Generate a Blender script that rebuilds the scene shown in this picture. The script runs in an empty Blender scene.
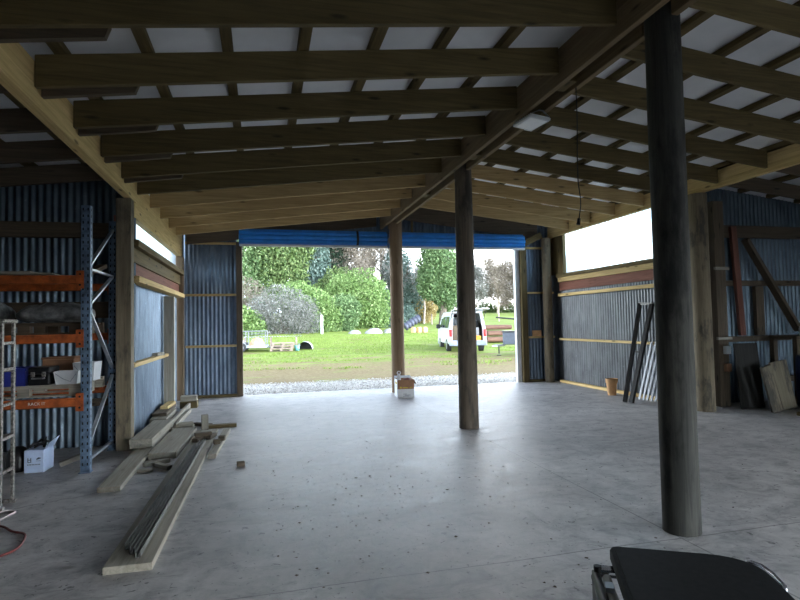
import bpy, bmesh, math, random
import numpy as np
from mathutils import Vector, Matrix, Euler, noise as mnoise
random.seed(7); RNG = np.random.default_rng(7)
PI = math.pi
S = bpy.context.scene
COL = S.collection
ORD = ['first','second','third','fourth','fifth','sixth','seventh','eighth','ninth','tenth','eleventh','twelfth','thirteenth','fourteenth','fifteenth','sixteenth']

# ------------------------------------------------------------------ materials
def newmat(name):
    m = bpy.data.materials.new(name); m.use_nodes = True
    nt = m.node_tree; b = nt.nodes['Principled BSDF']
    return m, nt, b
def N(nt, t, **k):
    n = nt.nodes.new(t)
    for a, v in k.items():
        if a in n.inputs: n.inputs[a].default_value = v
        else: setattr(n, a, v)
    return n
def ramp(nt, stops):
    r = nt.nodes.new('ShaderNodeValToRGB'); e = r.color_ramp.elements
    while len(e) < len(stops): e.new(0.5)
    for i, (p, c) in enumerate(stops):
        e[i].position = p; e[i].color = (*c, 1) if len(c) == 3 else c
    return r
def mixc(nt, fac, a, b, mode='MIX'):
    m = nt.nodes.new('ShaderNodeMix'); m.data_type = 'RGBA'; m.blend_type = mode
    for s, v in ((0, fac), (6, a), (7, b)):
        if hasattr(v, 'links'): nt.links.new(v, m.inputs[s])
        else: m.inputs[s].default_value = v if s == 0 else ((*v, 1) if len(v) == 3 else v)
    return m.outputs[2]
def math_(nt, op, a, b=None, c=None):
    m = nt.nodes.new('ShaderNodeMath'); m.operation = op
    for i, v in enumerate((a, b, c)):
        if v is None: continue
        if hasattr(v, 'links'): nt.links.new(v, m.inputs[i])
        else: m.inputs[i].default_value = v
    return m.outputs[0]
def coords(nt, scale=(1,1,1), jitter=True, kind='Object'):
    tc = N(nt, 'ShaderNodeTexCoord'); mp = N(nt, 'ShaderNodeMapping')
    mp.inputs['Scale'].default_value = scale
    if jitter:
        oi = N(nt, 'ShaderNodeObjectInfo')
        nt.links.new(math_(nt, 'MULTIPLY', oi.outputs['Random'], 43.0), mp.inputs['Location'])
    nt.links.new(tc.outputs[kind], mp.inputs['Vector'])
    return mp.outputs['Vector']
def noise(nt, vec, scale, detail=4, rough=.6, dist=0):
    n = N(nt, 'ShaderNodeTexNoise'); n.inputs['Scale'].default_value = scale
    n.inputs['Detail'].default_value = detail; n.inputs['Roughness'].default_value = rough
    n.inputs['Distortion'].default_value = dist
    nt.links.new(vec, n.inputs['Vector']); return n.outputs['Fac']
def bump(nt, b, h, strength=.3, dist=.01):
    n = N(nt, 'ShaderNodeBump'); n.inputs['Strength'].default_value = strength
    n.inputs['Distance'].default_value = dist
    nt.links.new(h, n.inputs['Height']); nt.links.new(n.outputs['Normal'], b.inputs['Normal'])

def plain(name, c, rough=.6, metal=0, var=.12, sc=6, spec=.4):
    m, nt, b = newmat(name)
    f = noise(nt, coords(nt), sc, 5)
    lo = tuple(x*(1-var*1.6) for x in c); hi = tuple(min(1, x*(1+var*1.2)) for x in c)
    r = ramp(nt, [(.3, lo), (.7, hi)]); nt.links.new(f, r.inputs['Fac'])
    nt.links.new(r.outputs['Color'], b.inputs['Base Color'])
    b.inputs['Roughness'].default_value = rough; b.inputs['Metallic'].default_value = metal
    b.inputs['Specular IOR Level'].default_value = spec
    return m
def wood(name, c1, c2, axis='X', knots=.85, rough=.75, stain=None, var=.25):
    m, nt, b = newmat(name)
    a = {'X': 0, 'Y': 1, 'Z': 2}[axis]
    s = [14.0]*3; s[a] = .7
    v = coords(nt, s)
    g = noise(nt, v, 2.2, 5, .65, .6)
    r = ramp(nt, [(.28, c1), (.72, c2)]); nt.links.new(g, r.inputs['Fac'])
    col = r.outputs['Color']
    s2 = [5.0]*3; s2[a] = 1.3
    vo = N(nt, 'ShaderNodeTexVoronoi'); vo.inputs['Scale'].default_value = 1.5
    nt.links.new(coords(nt, s2), vo.inputs['Vector'])
    kr = ramp(nt, [(.07, (1,1,1)), (.17, (0,0,0))]); nt.links.new(vo.outputs['Distance'], kr.inputs['Fac'])
    col = mixc(nt, math_(nt, 'MULTIPLY', kr.outputs['Color'], knots), col, tuple(x*.28 for x in c1))
    if stain:
        sv = [2.5]*3; sv[a] = .8
        sn = noise(nt, coords(nt, sv), 1.6, 6, .7)
        sr = ramp(nt, [(.5, (0,0,0)), (.62, (1,1,1))]); nt.links.new(sn, sr.inputs['Fac'])
        col = mixc(nt, math_(nt, 'MULTIPLY', sr.outputs['Color'], .75), col, stain)
    oi = N(nt, 'ShaderNodeObjectInfo')
    hv = N(nt, 'ShaderNodeHueSaturation')
    nt.links.new(math_(nt, 'MULTIPLY_ADD', oi.outputs['Random'], var, 1-var*.5), hv.inputs['Value'])
    nt.links.new(col, hv.inputs['Color'])
    nt.links.new(hv.outputs['Color'], b.inputs['Base Color'])
    b.inputs['Roughness'].default_value = rough; b.inputs['Specular IOR Level'].default_value = .25
    bump(nt, b, g, .35, .006)
    return m
M = {}
for ax in 'XYZ':
    M['rafter'+ax] = wood('rough brown timber '+ax, (.070,.051,.021), (.165,.12,.05), ax)
    M['pine'+ax] = wood('pale pine '+ax, (.44,.30,.115), (.74,.55,.26), ax)
    M['dark'+ax] = wood('weathered dark timber '+ax, (.07,.052,.035), (.14,.105,.07), ax)
    M['grey'+ax] = wood('grey weathered plank '+ax, (.24,.215,.17), (.42,.385,.315), ax, knots=.35, var=.35)
    M['post'+ax] = wood('weathered pole '+ax, (.12,.095,.062), (.24,.195,.13), ax, knots=.45, stain=(.035,.034,.032))
M['palerafter'] = wood('paler rafter timber', (.30,.20,.085), (.54,.385,.18), 'X')  # paler tone for the four rafters nearest the doors on each slope
M['ridge'] = wood('ridge timber', (.12,.085,.045), (.22,.155,.085), 'X')
M['tarpost'] = wood('dark stained pole', (.020,.020,.018), (.07,.068,.058), 'Z', knots=.5, stain=(.007,.007,.007))
M['brownpost'] = wood('brown pole', (.16,.105,.06), (.28,.19,.115), 'Z', knots=.5)
M['blackply'] = wood('blackened plywood', (.018,.016,.014), (.04,.036,.03), 'Z', knots=.2)
M['midpost'] = wood('dark brown pole', (.07,.054,.040), (.15,.122,.092), 'Z', knots=.5, stain=(.03,.027,.024))
M['red'] = wood('red primed timber', (.38,.05,.05), (.52,.09,.09), 'Z', knots=.4)
M['redX'] = wood('pink primed timber', (.13,.05,.034), (.24,.10,.068), 'X', knots=.4)

def mat_concrete():
    m, nt, b = newmat('concrete floor')
    v = coords(nt, jitter=False)
    n1 = noise(nt, v, .55, 6, .62, .4); n2 = noise(nt, v, 4, 8, .75, .5); n3 = noise(nt, v, 38, 3, .6)
    r1 = ramp(nt, [(.3, (.36,.345,.34)), (.5, (.47,.452,.445)), (.72, (.60,.58,.565))]); nt.links.new(n1, r1.inputs['Fac'])
    r2 = ramp(nt, [(.32, (.50,.50,.51)), (.5, (.92,.92,.92)), (.68, (1.2,1.2,1.19))]); nt.links.new(n2, r2.inputs['Fac'])
    c = mixc(nt, 1, r1.outputs['Color'], r2.outputs['Color'], 'MULTIPLY')
    # stains and dark scuffs
    n4 = noise(nt, coords(nt, (1.0,2.6,1), False), 1.7, 8, .72, 1.5)
    r4 = ramp(nt, [(.54, (0,0,0)), (.68, (1,1,1))]); nt.links.new(n4, r4.inputs['Fac'])
    c = mixc(nt, math_(nt, 'MULTIPLY', r4.outputs['Color'], .5), c, (.10,.10,.102))
    n5 = noise(nt, v, 17, 4, .6, .8)
    r5 = ramp(nt, [(.635, (0,0,0)), (.67, (1,1,1))]); nt.links.new(n5, r5.inputs['Fac'])
    c = mixc(nt, math_(nt, 'MULTIPLY', r5.outputs['Color'], .75), c, (.05,.05,.052))
    # saw-cut joints and one meandering crack
    sx = N(nt, 'ShaderNodeSeparateXYZ'); nt.links.new(v, sx.inputs[0])
    def line(src, at, w, wob=0):
        d = math_(nt, 'SUBTRACT', src, at)
        if wob: d = math_(nt, 'ADD', d, math_(nt, 'MULTIPLY_ADD', noise(nt, v, 1.1, 5, .6), wob, -wob*.5))
        return math_(nt, 'LESS_THAN', math_(nt, 'ABSOLUTE', d), w)
    j = line(sx.outputs[0], 2.93, .006)
    for y in (3.45, 7.75): j = math_(nt, 'MAXIMUM', j, line(sx.outputs[1], y, .006, .06))
    diag = math_(nt, 'MULTIPLY_ADD', sx.outputs[0], -.55, sx.outputs[1])
    j = math_(nt, 'MAXIMUM', j, line(diag, 6.9, .008, .5))
    c = mixc(nt, math_(nt, 'MULTIPLY', j, .6), c, (.05,.05,.05))
    nt.links.new(c, b.inputs['Base Color'])
    rr = ramp(nt, [(.3, (.40,)*3), (.7, (.62,)*3)]); nt.links.new(n2, rr.inputs['Fac'])
    nt.links.new(rr.outputs['Color'], b.inputs['Roughness'])
    b.inputs['Specular IOR Level'].default_value = .5
    hh = math_(nt, 'MULTIPLY_ADD', n3, .5, n2)
    bump(nt, b, hh, .22, .008)
    return m
M['concrete'] = mat_concrete()
def mat_steel(name, c1, c2, rough=.42, metal=.75):
    m, nt, b = newmat(name)
    v = coords(nt, (3,3,.9), False)
    f = noise(nt, v, 2.2, 6, .65); r = ramp(nt, [(.3, c1), (.7, c2)]); nt.links.new(f, r.inputs['Fac'])
    s = noise(nt, coords(nt, (1,1,1), False), 16, 4, .6)
    sr = ramp(nt, [(.64, (0,0,0)), (.7, (1,1,1))]); nt.links.new(s, sr.inputs['Fac'])
    c = mixc(nt, math_(nt, 'MULTIPLY', sr.outputs['Color'], .35), r.outputs['Color'], tuple(min(1, x*1.5) for x in c2))
    nt.links.new(c, b.inputs['Base Color'])
    b.inputs['Metallic'].default_value = metal; b.inputs['Roughness'].default_value = rough
    return m
M['galv'] = mat_steel('galvanised cladding', (.085,.115,.16), (.20,.25,.315))
M['galvgrey'] = mat_steel('grey galvanised cladding', (.085,.09,.097), (.17,.178,.187))
M['galvdark'] = mat_steel('dull galvanised cladding', (.07,.095,.12), (.16,.205,.24))
M['cagemetal'] = plain('dull cage metal', (.17,.175,.18), .5, .3)
M['zinc'] = plain('zinc metal', (.36,.37,.39), .35, .85)
M['alu'] = plain('speckled aluminium', (.26,.24,.22), .5, .5, .55, 40)
M['strip'] = plain('pale sheet strip', (.34,.35,.37), .5, .2)
M['chrome'] = plain('chrome tube', (.75,.77,.8), .15, 1)
def mat_underlay():
    m, nt, b = newmat('white roof underlay')
    f = noise(nt, coords(nt, jitter=False), 1.2, 4); r = ramp(nt, [(.3, (.74,.75,.77)), (.7, (.90,.905,.92))])
    nt.links.new(f, r.inputs['Fac']); nt.links.new(r.outputs['Color'], b.inputs['Base Color'])
    b.inputs['Roughness'].default_value = .55
    bump(nt, b, noise(nt, coords(nt, (1,1,1), False), 2.5, 3), .4, .04)
    return m
M['underlay'] = mat_underlay()
def mat_poly():
    m, nt, b = newmat('clear corrugated sheet')
    out = nt.nodes['Material Output']
    tr = N(nt, 'ShaderNodeBsdfTransparent'); tr.inputs[0].default_value = (.30,.38,.42,1)
    tl = N(nt, 'ShaderNodeBsdfTranslucent'); tl.inputs[0].default_value = (.50,.58,.64,1)
    gl = N(nt, 'ShaderNodeBsdfGlossy'); gl.inputs['Roughness'].default_value = .2
    m1 = N(nt, 'ShaderNodeMixShader'); m1.inputs[0].default_value = .28
    nt.links.new(tr.outputs[0], m1.inputs[1]); nt.links.new(tl.outputs[0], m1.inputs[2])
    m2 = N(nt, 'ShaderNodeMixShader'); m2.inputs[0].default_value = .06
    nt.links.new(m1.outputs[0], m2.inputs[1]); nt.links.new(gl.outputs[0], m2.inputs[2])
    nt.links.new(m2.outputs[0], out.inputs['Surface'])
    return m
M['poly'] = mat_poly()
M['roller'] = plain('blue roller steel', (.02,.24,.72), .38, 0, .12, 5, .5)
M['white'] = plain('white paint', (.66,.67,.68), .4, 0, .05)
M['vanwhite'] = plain('white car paint', (.50,.52,.54), .25, 0, .03, 3, .6)
M['lightgrey'] = plain('light grey plastic', (.62,.64,.66), .45, 0, .08)
M['ledface'] = plain('frosted diffuser', (.85,.86,.88), .35, 0, .04)
M['black'] = plain('black plastic', (.010,.010,.011), .45, 0, .2)
M['rubber'] = plain('black rubber', (.009,.0095,.011), .7, 0, .3, 30, .2)
M['blackmetal'] = plain('black painted steel', (.022,.021,.02), .5, .3, .3)
M['darksteel'] = plain('dark rolled steel', (.22,.215,.20), .5, .2, .3)
M['orange'] = plain('orange painted beam', (.42,.095,.022), .5, 0, .4, 9)
M['rackblue'] = plain('blue painted steel', (.15,.22,.32), .45, .3, .35, 14)
M['rackgrey'] = plain('zinc brace', (.5,.54,.6), .4, .6, .2)
M['hole'] = plain('dark slot', (.008,.009,.012), .8)
M['card'] = plain('brown cardboard', (.30,.155,.085), .8, 0, .12)
M['cardwhite'] = plain('white carton', (.74,.77,.82), .6, 0, .06)
M['cartonblue'] = plain('pale blue carton', (.55,.66,.88), .6, 0, .06)
M['ink'] = plain('dark print', (.04,.05,.10), .7)
M['yellowink'] = plain('yellow print', (.60,.48,.05), .7)
M['inkgrey'] = plain('grey print', (.30,.32,.36), .7)
M['terracotta'] = plain('terracotta', (.70,.40,.19), .8, 0, .12)
M['soil'] = plain('dark soil', (.06,.04,.025), .9)
M['bluecrate'] = plain('blue plastic crate', (.02,.03,.22), .4)
M['drum'] = plain('dark blue drum', (.008,.012,.08), .4)
M['sack'] = plain('dusty grey sack', (.20,.205,.20), .9, 0, .45, 9)
M['cable'] = plain('black cable', (.012,.012,.012), .6)
M['redcord'] = plain('dark red cord', (.16,.035,.03), .55)
M['whitecord'] = plain('pale cord', (.58,.50,.48), .55)
M['rust'] = plain('rusty pipe', (.30,.09,.06), .6, 0, .3)
M['glass'] = plain('dark window glass', (.03,.04,.045), .08, 0, .1, 3, .8)
M['tail'] = plain('red tail light', (.65,.03,.03), .25)
M['orangebin'] = plain('orange plastic', (.85,.33,.04), .5)
M['bumper'] = plain('grey bumper', (.28,.31,.36), .5)
M['tyre'] = plain('tyre rubber', (.025,.026,.028), .85)
M['trailer'] = plain('grey trailer panel', (.07,.08,.10), .5, .1)
M['logs'] = wood('split log', (.07,.034,.022), (.15,.08,.052), 'Z', knots=.3)
M['orangelog'] = plain('orange brown clay', (.60,.30,.16), .8, 0, .2)
M['pipe'] = plain('dark ribbed pipe', (.055,.06,.085), .55)
M['rubble'] = plain('pale rubble', (.30,.285,.28), .9, 0, .3, 4)
M['tarp'] = plain('pale grey tarp', (.30,.31,.33), .6, 0, .15)
M['palewood'] = wood('pallet wood', (.17,.125,.09), (.30,.24,.19), 'X', knots=.3)
M['teal'] = plain('teal bucket', (.15,.42,.40), .5)
M['bark'] = plain('bark', (.12,.095,.075), .9, 0, .35, 3)
M['barkpale'] = plain('pale bark', (.34,.28,.23), .9, 0, .3, 3)

def mat_leaf(name, c1, c2, c3):
    c1, c2, c3 = [tuple(x*KL*1.25 for x in c) for c in (c1, c2, c3)]
    m, nt, b = newmat(name)
    g = N(nt, 'ShaderNodeNewGeometry'); r = ramp(nt, [(.05, c1), (.5, c2), (.95, c3)])
    nt.links.new(g.outputs['Random Per Island'], r.inputs['Fac'])
    nt.links.new(r.outputs['Color'], b.inputs['Base Color'])
    b.inputs['Roughness'].default_value = .6; b.inputs['Specular IOR Level'].default_value = .25
    tl = N(nt, 'ShaderNodeBsdfTranslucent'); nt.links.new(r.outputs['Color'], tl.inputs[0])
    mx = N(nt, 'ShaderNodeMixShader'); mx.inputs[0].default_value = .3
    nt.links.new(b.outputs[0], mx.inputs[1]); nt.links.new(tl.outputs[0], mx.inputs[2])
    nt.links.new(mx.outputs[0], nt.nodes['Material Output'].inputs['Surface'])
    return m
KL = .42
M['leafbright'] = mat_leaf('bright green leaves', (.17,.29,.08), (.30,.47,.14), (.46,.62,.24))
M['leafmid'] = mat_leaf('mid green leaves', (.12,.21,.08), (.22,.36,.14), (.36,.50,.22))
M['leafolive'] = mat_leaf('olive leaves', (.10,.17,.055), (.21,.32,.10), (.36,.46,.18))
M['leafdark'] = mat_leaf('dark green needles', (.035,.075,.045), (.07,.125,.075), (.13,.20,.12))
M['leafblue'] = mat_leaf('blue green leaves', (.13,.21,.17), (.22,.33,.27), (.36,.47,.40))
M['twiggrey'] = mat_leaf('grey twigs', (.22,.22,.19), (.36,.36,.32), (.52,.52,.47))
M['twigbrown'] = mat_leaf('brown twigs', (.24,.19,.14), (.38,.32,.25), (.54,.47,.38))
M['leafgold'] = mat_leaf('yellow orange leaves', (.42,.30,.09), (.60,.46,.18), (.72,.60,.30))
M['grassblade'] = mat_leaf('grass blades', (.19,.29,.034), (.31,.44,.068), (.44,.56,.155))

def mat_ground():
    m, nt, b = newmat('grass and gravel ground')
    v = coords(nt, jitter=False)
    n1 = noise(nt, v, .35, 6, .65); n2 = noise(nt, v, 9, 4, .7); n3 = noise(nt, v, .16, 4, .6, .6)
    gr = ramp(nt, [(.3, (.25,.35,.05)), (.55, (.38,.51,.09)), (.75, (.52,.62,.17))]); nt.links.new(n1, gr.inputs['Fac'])
    dr = ramp(nt, [(.3, (.30,.17,.085)), (.7, (.56,.40,.235))]); nt.links.new(n2, dr.inputs['Fac'])
    sx = N(nt, 'ShaderNodeSeparateXYZ'); nt.links.new(v, sx.inputs[0])
    # worn dirt: a band between the gravel and the lawn and streaks beyond it
    band = N(nt, 'ShaderNodeMapRange'); band.interpolation_type = 'SMOOTHSTEP'
    band.inputs[1].default_value = 29; band.inputs[2].default_value = 18; nt.links.new(sx.outputs[1], band.inputs[0])
    st = noise(nt, coords(nt, (.5,1.1,1), False), 1.0, 7, .7)
    dm = math_(nt, 'ADD', math_(nt, 'MULTIPLY', band.outputs[0], .2), st)
    dmr = ramp(nt, [(.53, (0,0,0)), (.66, (1,1,1))]); nt.links.new(dm, dmr.inputs['Fac'])
    c = mixc(nt, math_(nt, 'MULTIPLY', dmr.outputs['Color'], .85), gr.outputs['Color'], dr.outputs['Color'])
    c = mixc(nt, 1, c, mixc(nt, n2, (.75,.75,.75), (1.2,1.2,1.2)), 'MULTIPLY')
    # gravel apron, near the doors, and behind the shed
    gv = ramp(nt, [(.35, (.24,.225,.20)), (.55, (.42,.40,.365)), (.7, (.62,.59,.55))])
    nt.links.new(noise(nt, v, 16, 4, .7), gv.inputs['Fac'])
    edge = math_(nt, 'MULTIPLY_ADD', noise(nt, v, 1.2, 4), 1.6, 14.75)
    gm = N(nt, 'ShaderNodeMapRange'); gm.inputs[1].default_value = -.25; gm.inputs[2].default_value = .25
    nt.links.new(math_(nt, 'SUBTRACT', edge, sx.outputs[1]), gm.inputs[0])
    c = mixc(nt, 1, c, (KL, KL, KL), 'MULTIPLY')
    c = mixc(nt, gm.outputs[0], c, gv.outputs['Color'])
    nt.links.new(c, b.inputs['Base Color'])
    b.inputs['Roughness'].default_value = .9; b.inputs['Specular IOR Level'].default_value = .15
    bump(nt, b, n2, .6, .05)
    return m
M['ground'] = mat_ground()
M['stone'] = mat_leaf('gravel stones', (.53,.50,.44), (.92,.88,.80), (1.28,1.22,1.12))

# ------------------------------------------------------------------ mesh builder
class MB:
    def __init__(s): s.v = []; s.f = []
    def add(s, vs, fs, mat=None):
        o = len(s.v)
        s.v += [tuple(mat @ Vector(p)) if mat else tuple(p) for p in vs]
        s.f += [tuple(i+o for i in f) for f in fs]
    def box(s, x0, x1, y0, y1, z0, z1, mat=None):
        vs = [(x,y,z) for x in (x0,x1) for y in (y0,y1) for z in (z0,z1)]
        s.add(vs, [(0,1,3,2),(4,6,7,5),(0,4,5,1),(2,3,7,6),(0,2,6,4),(1,5,7,3)], mat)
        return s
    def cyl(s, p0, p1, r0, r1=None, n=16, cap=True, mat=None):
        r1 = r0 if r1 is None else r1
        p0, p1 = Vector(p0), Vector(p1); d = (p1-p0).normalized()
        a = d.orthogonal().normalized(); b = d.cross(a)
        vs = []
        for p, r in ((p0, r0), (p1, r1)):
            for i in range(n):
                t = 2*PI*i/n; vs.append(p + a*math.cos(t)*r + b*math.sin(t)*r)
        fs = [(i, (i+1) % n, n+(i+1) % n, n+i) for i in range(n)]
        if cap: fs += [tuple(range(n-1, -1, -1)), tuple(range(n, 2*n))]
        s.add(vs, fs, mat); return s
    def bar(s, p0, p1, w, h, up=(0,0,1)):
        p0, p1 = Vector(p0), Vector(p1); d = (p1-p0).normalized()
        a = Vector(up).cross(d); a = a.normalized() if a.length > 1e-4 else d.orthogonal().normalized()
        u = d.cross(a)
        vs = [p + a*sx*w/2 + u*sz*h/2 for p in (p0, p1) for sx, sz in ((-1,-1),(1,-1),(1,1),(-1,1))]
        s.add(vs, [(3,2,1,0),(4,5,6,7),(0,1,5,4),(1,2,6,5),(2,3,7,6),(3,0,4,7)]); return s
    def tube(s, pts, r, n=8):
        pts = [Vector(p) for p in pts]; rings = []
        a = None
        for i, p in enumerate(pts):
            d = (pts[min(i+1, len(pts)-1)] - pts[max(i-1, 0)]).normalized()
            if a is None: a = d.orthogonal().normalized()
            a = (a - d*a.dot(d)).normalized(); b = d.cross(a)
            rr = r[i] if isinstance(r, (list, tuple)) else r
            rings.append([p + a*math.cos(2*PI*k/n)*rr + b*math.sin(2*PI*k/n)*rr for k in range(n)])
        vs = [q for ring in rings for q in ring]
        fs = [(i*n+k, i*n+(k+1) % n, (i+1)*n+(k+1) % n, (i+1)*n+k) for i in range(len(pts)-1) for k in range(n)]
        fs += [tuple(range(n-1, -1, -1)), tuple((len(pts)-1)*n+k for k in range(n))]
        s.add(vs, fs); return s
    def lathe(s, prof, n=24, c=(0,0,0), wob=None):
        vs = []
        for r, z in prof:
            for k in range(n):
                t = 2*PI*k/n; q = r*(wob(t, z) if wob else 1)
                vs.append((c[0]+q*math.cos(t), c[1]+q*math.sin(t), c[2]+z))
        L = len(prof)
        fs = [(i*n+k, i*n+(k+1) % n, (i+1)*n+(k+1) % n, (i+1)*n+k) for i in range(L-1) for k in range(n)]
        if prof[0][0] > 0: fs.append(tuple(range(n-1, -1, -1)))
        if prof[-1][0] > 0: fs.append(tuple((L-1)*n+k for k in range(n)))
        s.add(vs, fs); return s
    def prism(s, poly, y0, y1):     # polygon in XZ, extruded along Y
        n = len(poly); vs = [(x, y0, z) for x, z in poly] + [(x, y1, z) for x, z in poly]
        fs = [tuple(range(n)), tuple(range(2*n-1, n-1, -1))] + [(i, n+i, n+(i+1) % n, (i+1) % n) for i in range(n)]
        s.add(vs, fs); return s
    def build(s, name, mat, parent=None, smooth=False, bevel=0, loc=None, rot=None, seg=1):
        me = bpy.data.meshes.new(name); me.from_pydata(s.v, [], s.f); me.update()
        bm = bmesh.new(); bm.from_mesh(me)
        bmesh.ops.recalc_face_normals(bm, faces=bm.faces)
        if bevel: bmesh.ops.bevel(bm, geom=bm.edges[:], offset=bevel, segments=seg, affect='EDGES', profile=.5, clamp_overlap=True)
        bm.to_mesh(me); bm.free()
        if smooth: me.polygons.foreach_set('use_smooth', [True]*len(me.polygons))
        o = bpy.data.objects.new(name, me); COL.objects.link(o)
        me.materials.append(mat)
        if parent: o.parent = parent
        if loc is not None: o.location = loc
        if rot is not None: o.rotation_euler = rot
        return o
def soften(o, ang=.6):
    me = o.data; me.polygons.foreach_set('use_smooth', [True]*len(me.polygons))
    bm = bmesh.new(); bm.from_mesh(me)
    for e in bm.edges: e.smooth = len(e.link_faces) == 2 and e.calc_face_angle(0) < ang
    bm.to_mesh(me); bm.free(); return o
def tag(o, label, cat, group=None, kind=None):
    if label: o['label'] = label
    if cat: o['category'] = cat
    if group: o['group'] = group
    if kind: o['kind'] = kind
    return o
def struct(o, label=None):
    o['kind'] = 'structure'
    o['category'] = o.name.split('.')[0].split('_')[0]
    o['label'] = label or o.name.replace('_', ' ')
    return o
def thing(name, label, cat, loc=(0,0,0), rot=(0,0,0), group=None):
    o = bpy.data.objects.new(name, None); COL.objects.link(o); o.empty_display_size = .1
    o.location = loc; o.rotation_euler = rot
    return tag(o, label, cat, group)
def dup(o, loc=None, rot=None, label=None):
    c = o.copy(); COL.objects.link(c)
    if loc is not None: c.location = loc
    if rot is not None: c.rotation_euler = rot
    if label: c['label'] = label
    for ch in list(o.children):
        d = ch.copy(); COL.objects.link(d); d.parent = c
        for g in list(ch.children):
            e = g.copy(); COL.objects.link(e); e.parent = d
    return c
def board(name, label, cat, L, W, T, loc, rot, mat, group=None, bevel=.004):
    """plank: length along its own X, base centre at loc"""
    b = MB().box(-L/2, L/2, -W/2, W/2, 0, T)
    return tag(b.build(name, mat, bevel=bevel, loc=loc, rot=rot), label, cat, group)
def stick(name, label, cat, p0, p1, w, h, mat, group=None, up=(0,0,1)):
    """bar between two points, its own X along the length"""
    p0, p1 = Vector(p0), Vector(p1); d = p1-p0; L = d.length
    x = d.normalized(); y = Vector(up).cross(x).normalized(); z = x.cross(y)
    R = Matrix((x, y, z)).transposed().to_euler()
    b = MB().box(-L/2, L/2, -w/2, w/2, -h/2, h/2)
    return tag(b.build(name, mat, bevel=.003, loc=(p0+p1)/2, rot=R), label, cat, group)
def corr(mb, width, z0f, z1f, pitch=.09, amp=.011, x0=0, th=.0):
    """corrugated sheet in local XZ, profile along X; z limits are numbers or functions of x"""
    n = int(width/pitch*8)
    z0 = z0f if callable(z0f) else (lambda x: z0f); z1 = z1f if callable(z1f) else (lambda x: z1f)
    vs = []
    for i in range(n+1):
        x = x0+width*i/n; y = amp*math.sin(2*PI*x/pitch)
        vs += [(x, y, z0(x)), (x, y, z1(x))]
    mb.add(vs, [(2*i, 2*i+2, 2*i+3, 2*i+1) for i in range(n)])
    return mb

# ------------------------------------------------------------------ the place: heights of the two roof slopes
RX = 2.93                                   # ridge line
SL, SR = .117, .116
def zl(x): return 3.965 + SL*(x-2.85)        # underside of left rafters
def zr(x): return 3.77 - SR*(x-7.25)        # underside of right rafters
RH = .25; PH = .07
YF = 13.1                                   # inner face of the door wall
Y0 = -3.0                                   # open rear edge of the roof
XL, XR = -7.2, 12.6
RO = -.5                                    # the right lean-to is open on its outer side nearer than this

def ground_z(x, y):
    t = y-24.2; return .042*(t+math.sqrt(t*t+16))/2 - .03 - .012

# ---- ground
def make_ground():
    xs = sorted(set([-300,-150,-80,-40,-20,-10]+list(np.arange(-8, 40, 1.5))+[45,55,70,90,120,170,260,400]))
    ys = sorted(set([-300,-120,-60,-30,-15,-5,0,6,10]+list(np.arange(12, 60, 1.5))+[65,72,80,90,105,125,150,190,260,400]))
    vs = []
    for y in ys:
        for x in xs:
            z = ground_z(x, min(y, 125))
            if y > 16: z += .05*mnoise.noise((x*.35, y*.35, 0))
            vs.append((x, y, z))
    nx = len(xs)
    b = MB(); b.add(vs, [(j*nx+i, j*nx+i+1, (j+1)*nx+i+1, (j+1)*nx+i) for j in range(len(ys)-1) for i in range(nx-1)])
    o = b.build('ground', M['ground'], smooth=True); struct(o, 'gravel apron and sloping grass field outside'); return o
make_ground()
b = MB().box(XL, XR, -3.2, YF+.12, -.12, 0); struct(b.build('floor', M['concrete']), 'concrete slab floor of the shed')

# ---- roof sheets (white underlay)
def slab(name, x0, z0, x1, z1, y0, y1, label):
    b = MB(); t = .03
    b.add([(x0,y0,z0),(x1,y0,z1),(x1,y1,z1),(x0,y1,z0),(x0,y0,z0+t),(x1,y0,z1+t),(x1,y1,z1+t),(x0,y1,z0+t)],
          [(0,1,2,3),(4,7,6,5),(0,4,5,1),(1,5,6,2),(2,6,7,3),(3,7,4,0)])
    return struct(b.build(name, M['underlay']), label)
def rl(x): return zl(x)+RH+PH+.012
def rr(x): return zr(x)+RH+PH+.012
slab('ceiling_left', -1.95, rl(-1.95), 2.96, rl(2.96), Y0, YF+.3, 'white underlay of the left roof slope')
slab('ceiling_right', 2.90, rr(2.90), 7.62, rr(7.62), Y0, YF+.3, 'white underlay of the right roof slope')
slab('ceiling_left_lean_to', XL, rl(XL), -1.951, rl(-1.951), Y0, 8.62, 'white underlay over the left lean-to')
slab('ceiling_right_lean_to', 7.621, rr(7.621), XR, rr(XR), Y0, 8.62, 'white underlay over the right lean-to')
b = MB().box(2.93, 2.96, Y0, YF+.3, zl(2.93)+RH+PH+.045, zr(2.93)+RH+PH); struct(b.build('ceiling_step', M['underlay']), 'upstand between the two roof slopes')

# ---- rafters
LYS = [11.8-.89*k for k in range(15)]
b = MB(); x0, x1, t = -1.655, 2.785, .05
b.add([(x,y,z) for y in (-t/2,t/2) for x,z in ((x0,zl(x0)),(x1,zl(x1)),(x1,zl(x1)+RH),(x0,zl(x0)+RH))],
      [(0,1,2,3),(7,6,5,4),(0,4,5,1),(1,5,6,2),(2,6,7,3),(3,7,4,0)])
raf = b.build('rafter', M['rafterX'], bevel=.004)
tag(raf, 'x', 'rafter', 'rafters of the left roof slope')
for k, y in reversed(list(enumerate(LYS))):
    o = raf if k == 0 else dup(raf)
    o.location = (0, y, 0)
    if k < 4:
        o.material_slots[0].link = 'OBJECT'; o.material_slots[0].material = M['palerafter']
    o['label'] = ('pale pine' if k < 4 else 'dark brown')+' rafter left of the ridge beam, %s counting from the blue roller doors' % ORD[k]
RYS = [11.95-.907*k for k in range(15)]
b = MB(); x0, x1 = 2.93, 7.26
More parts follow.
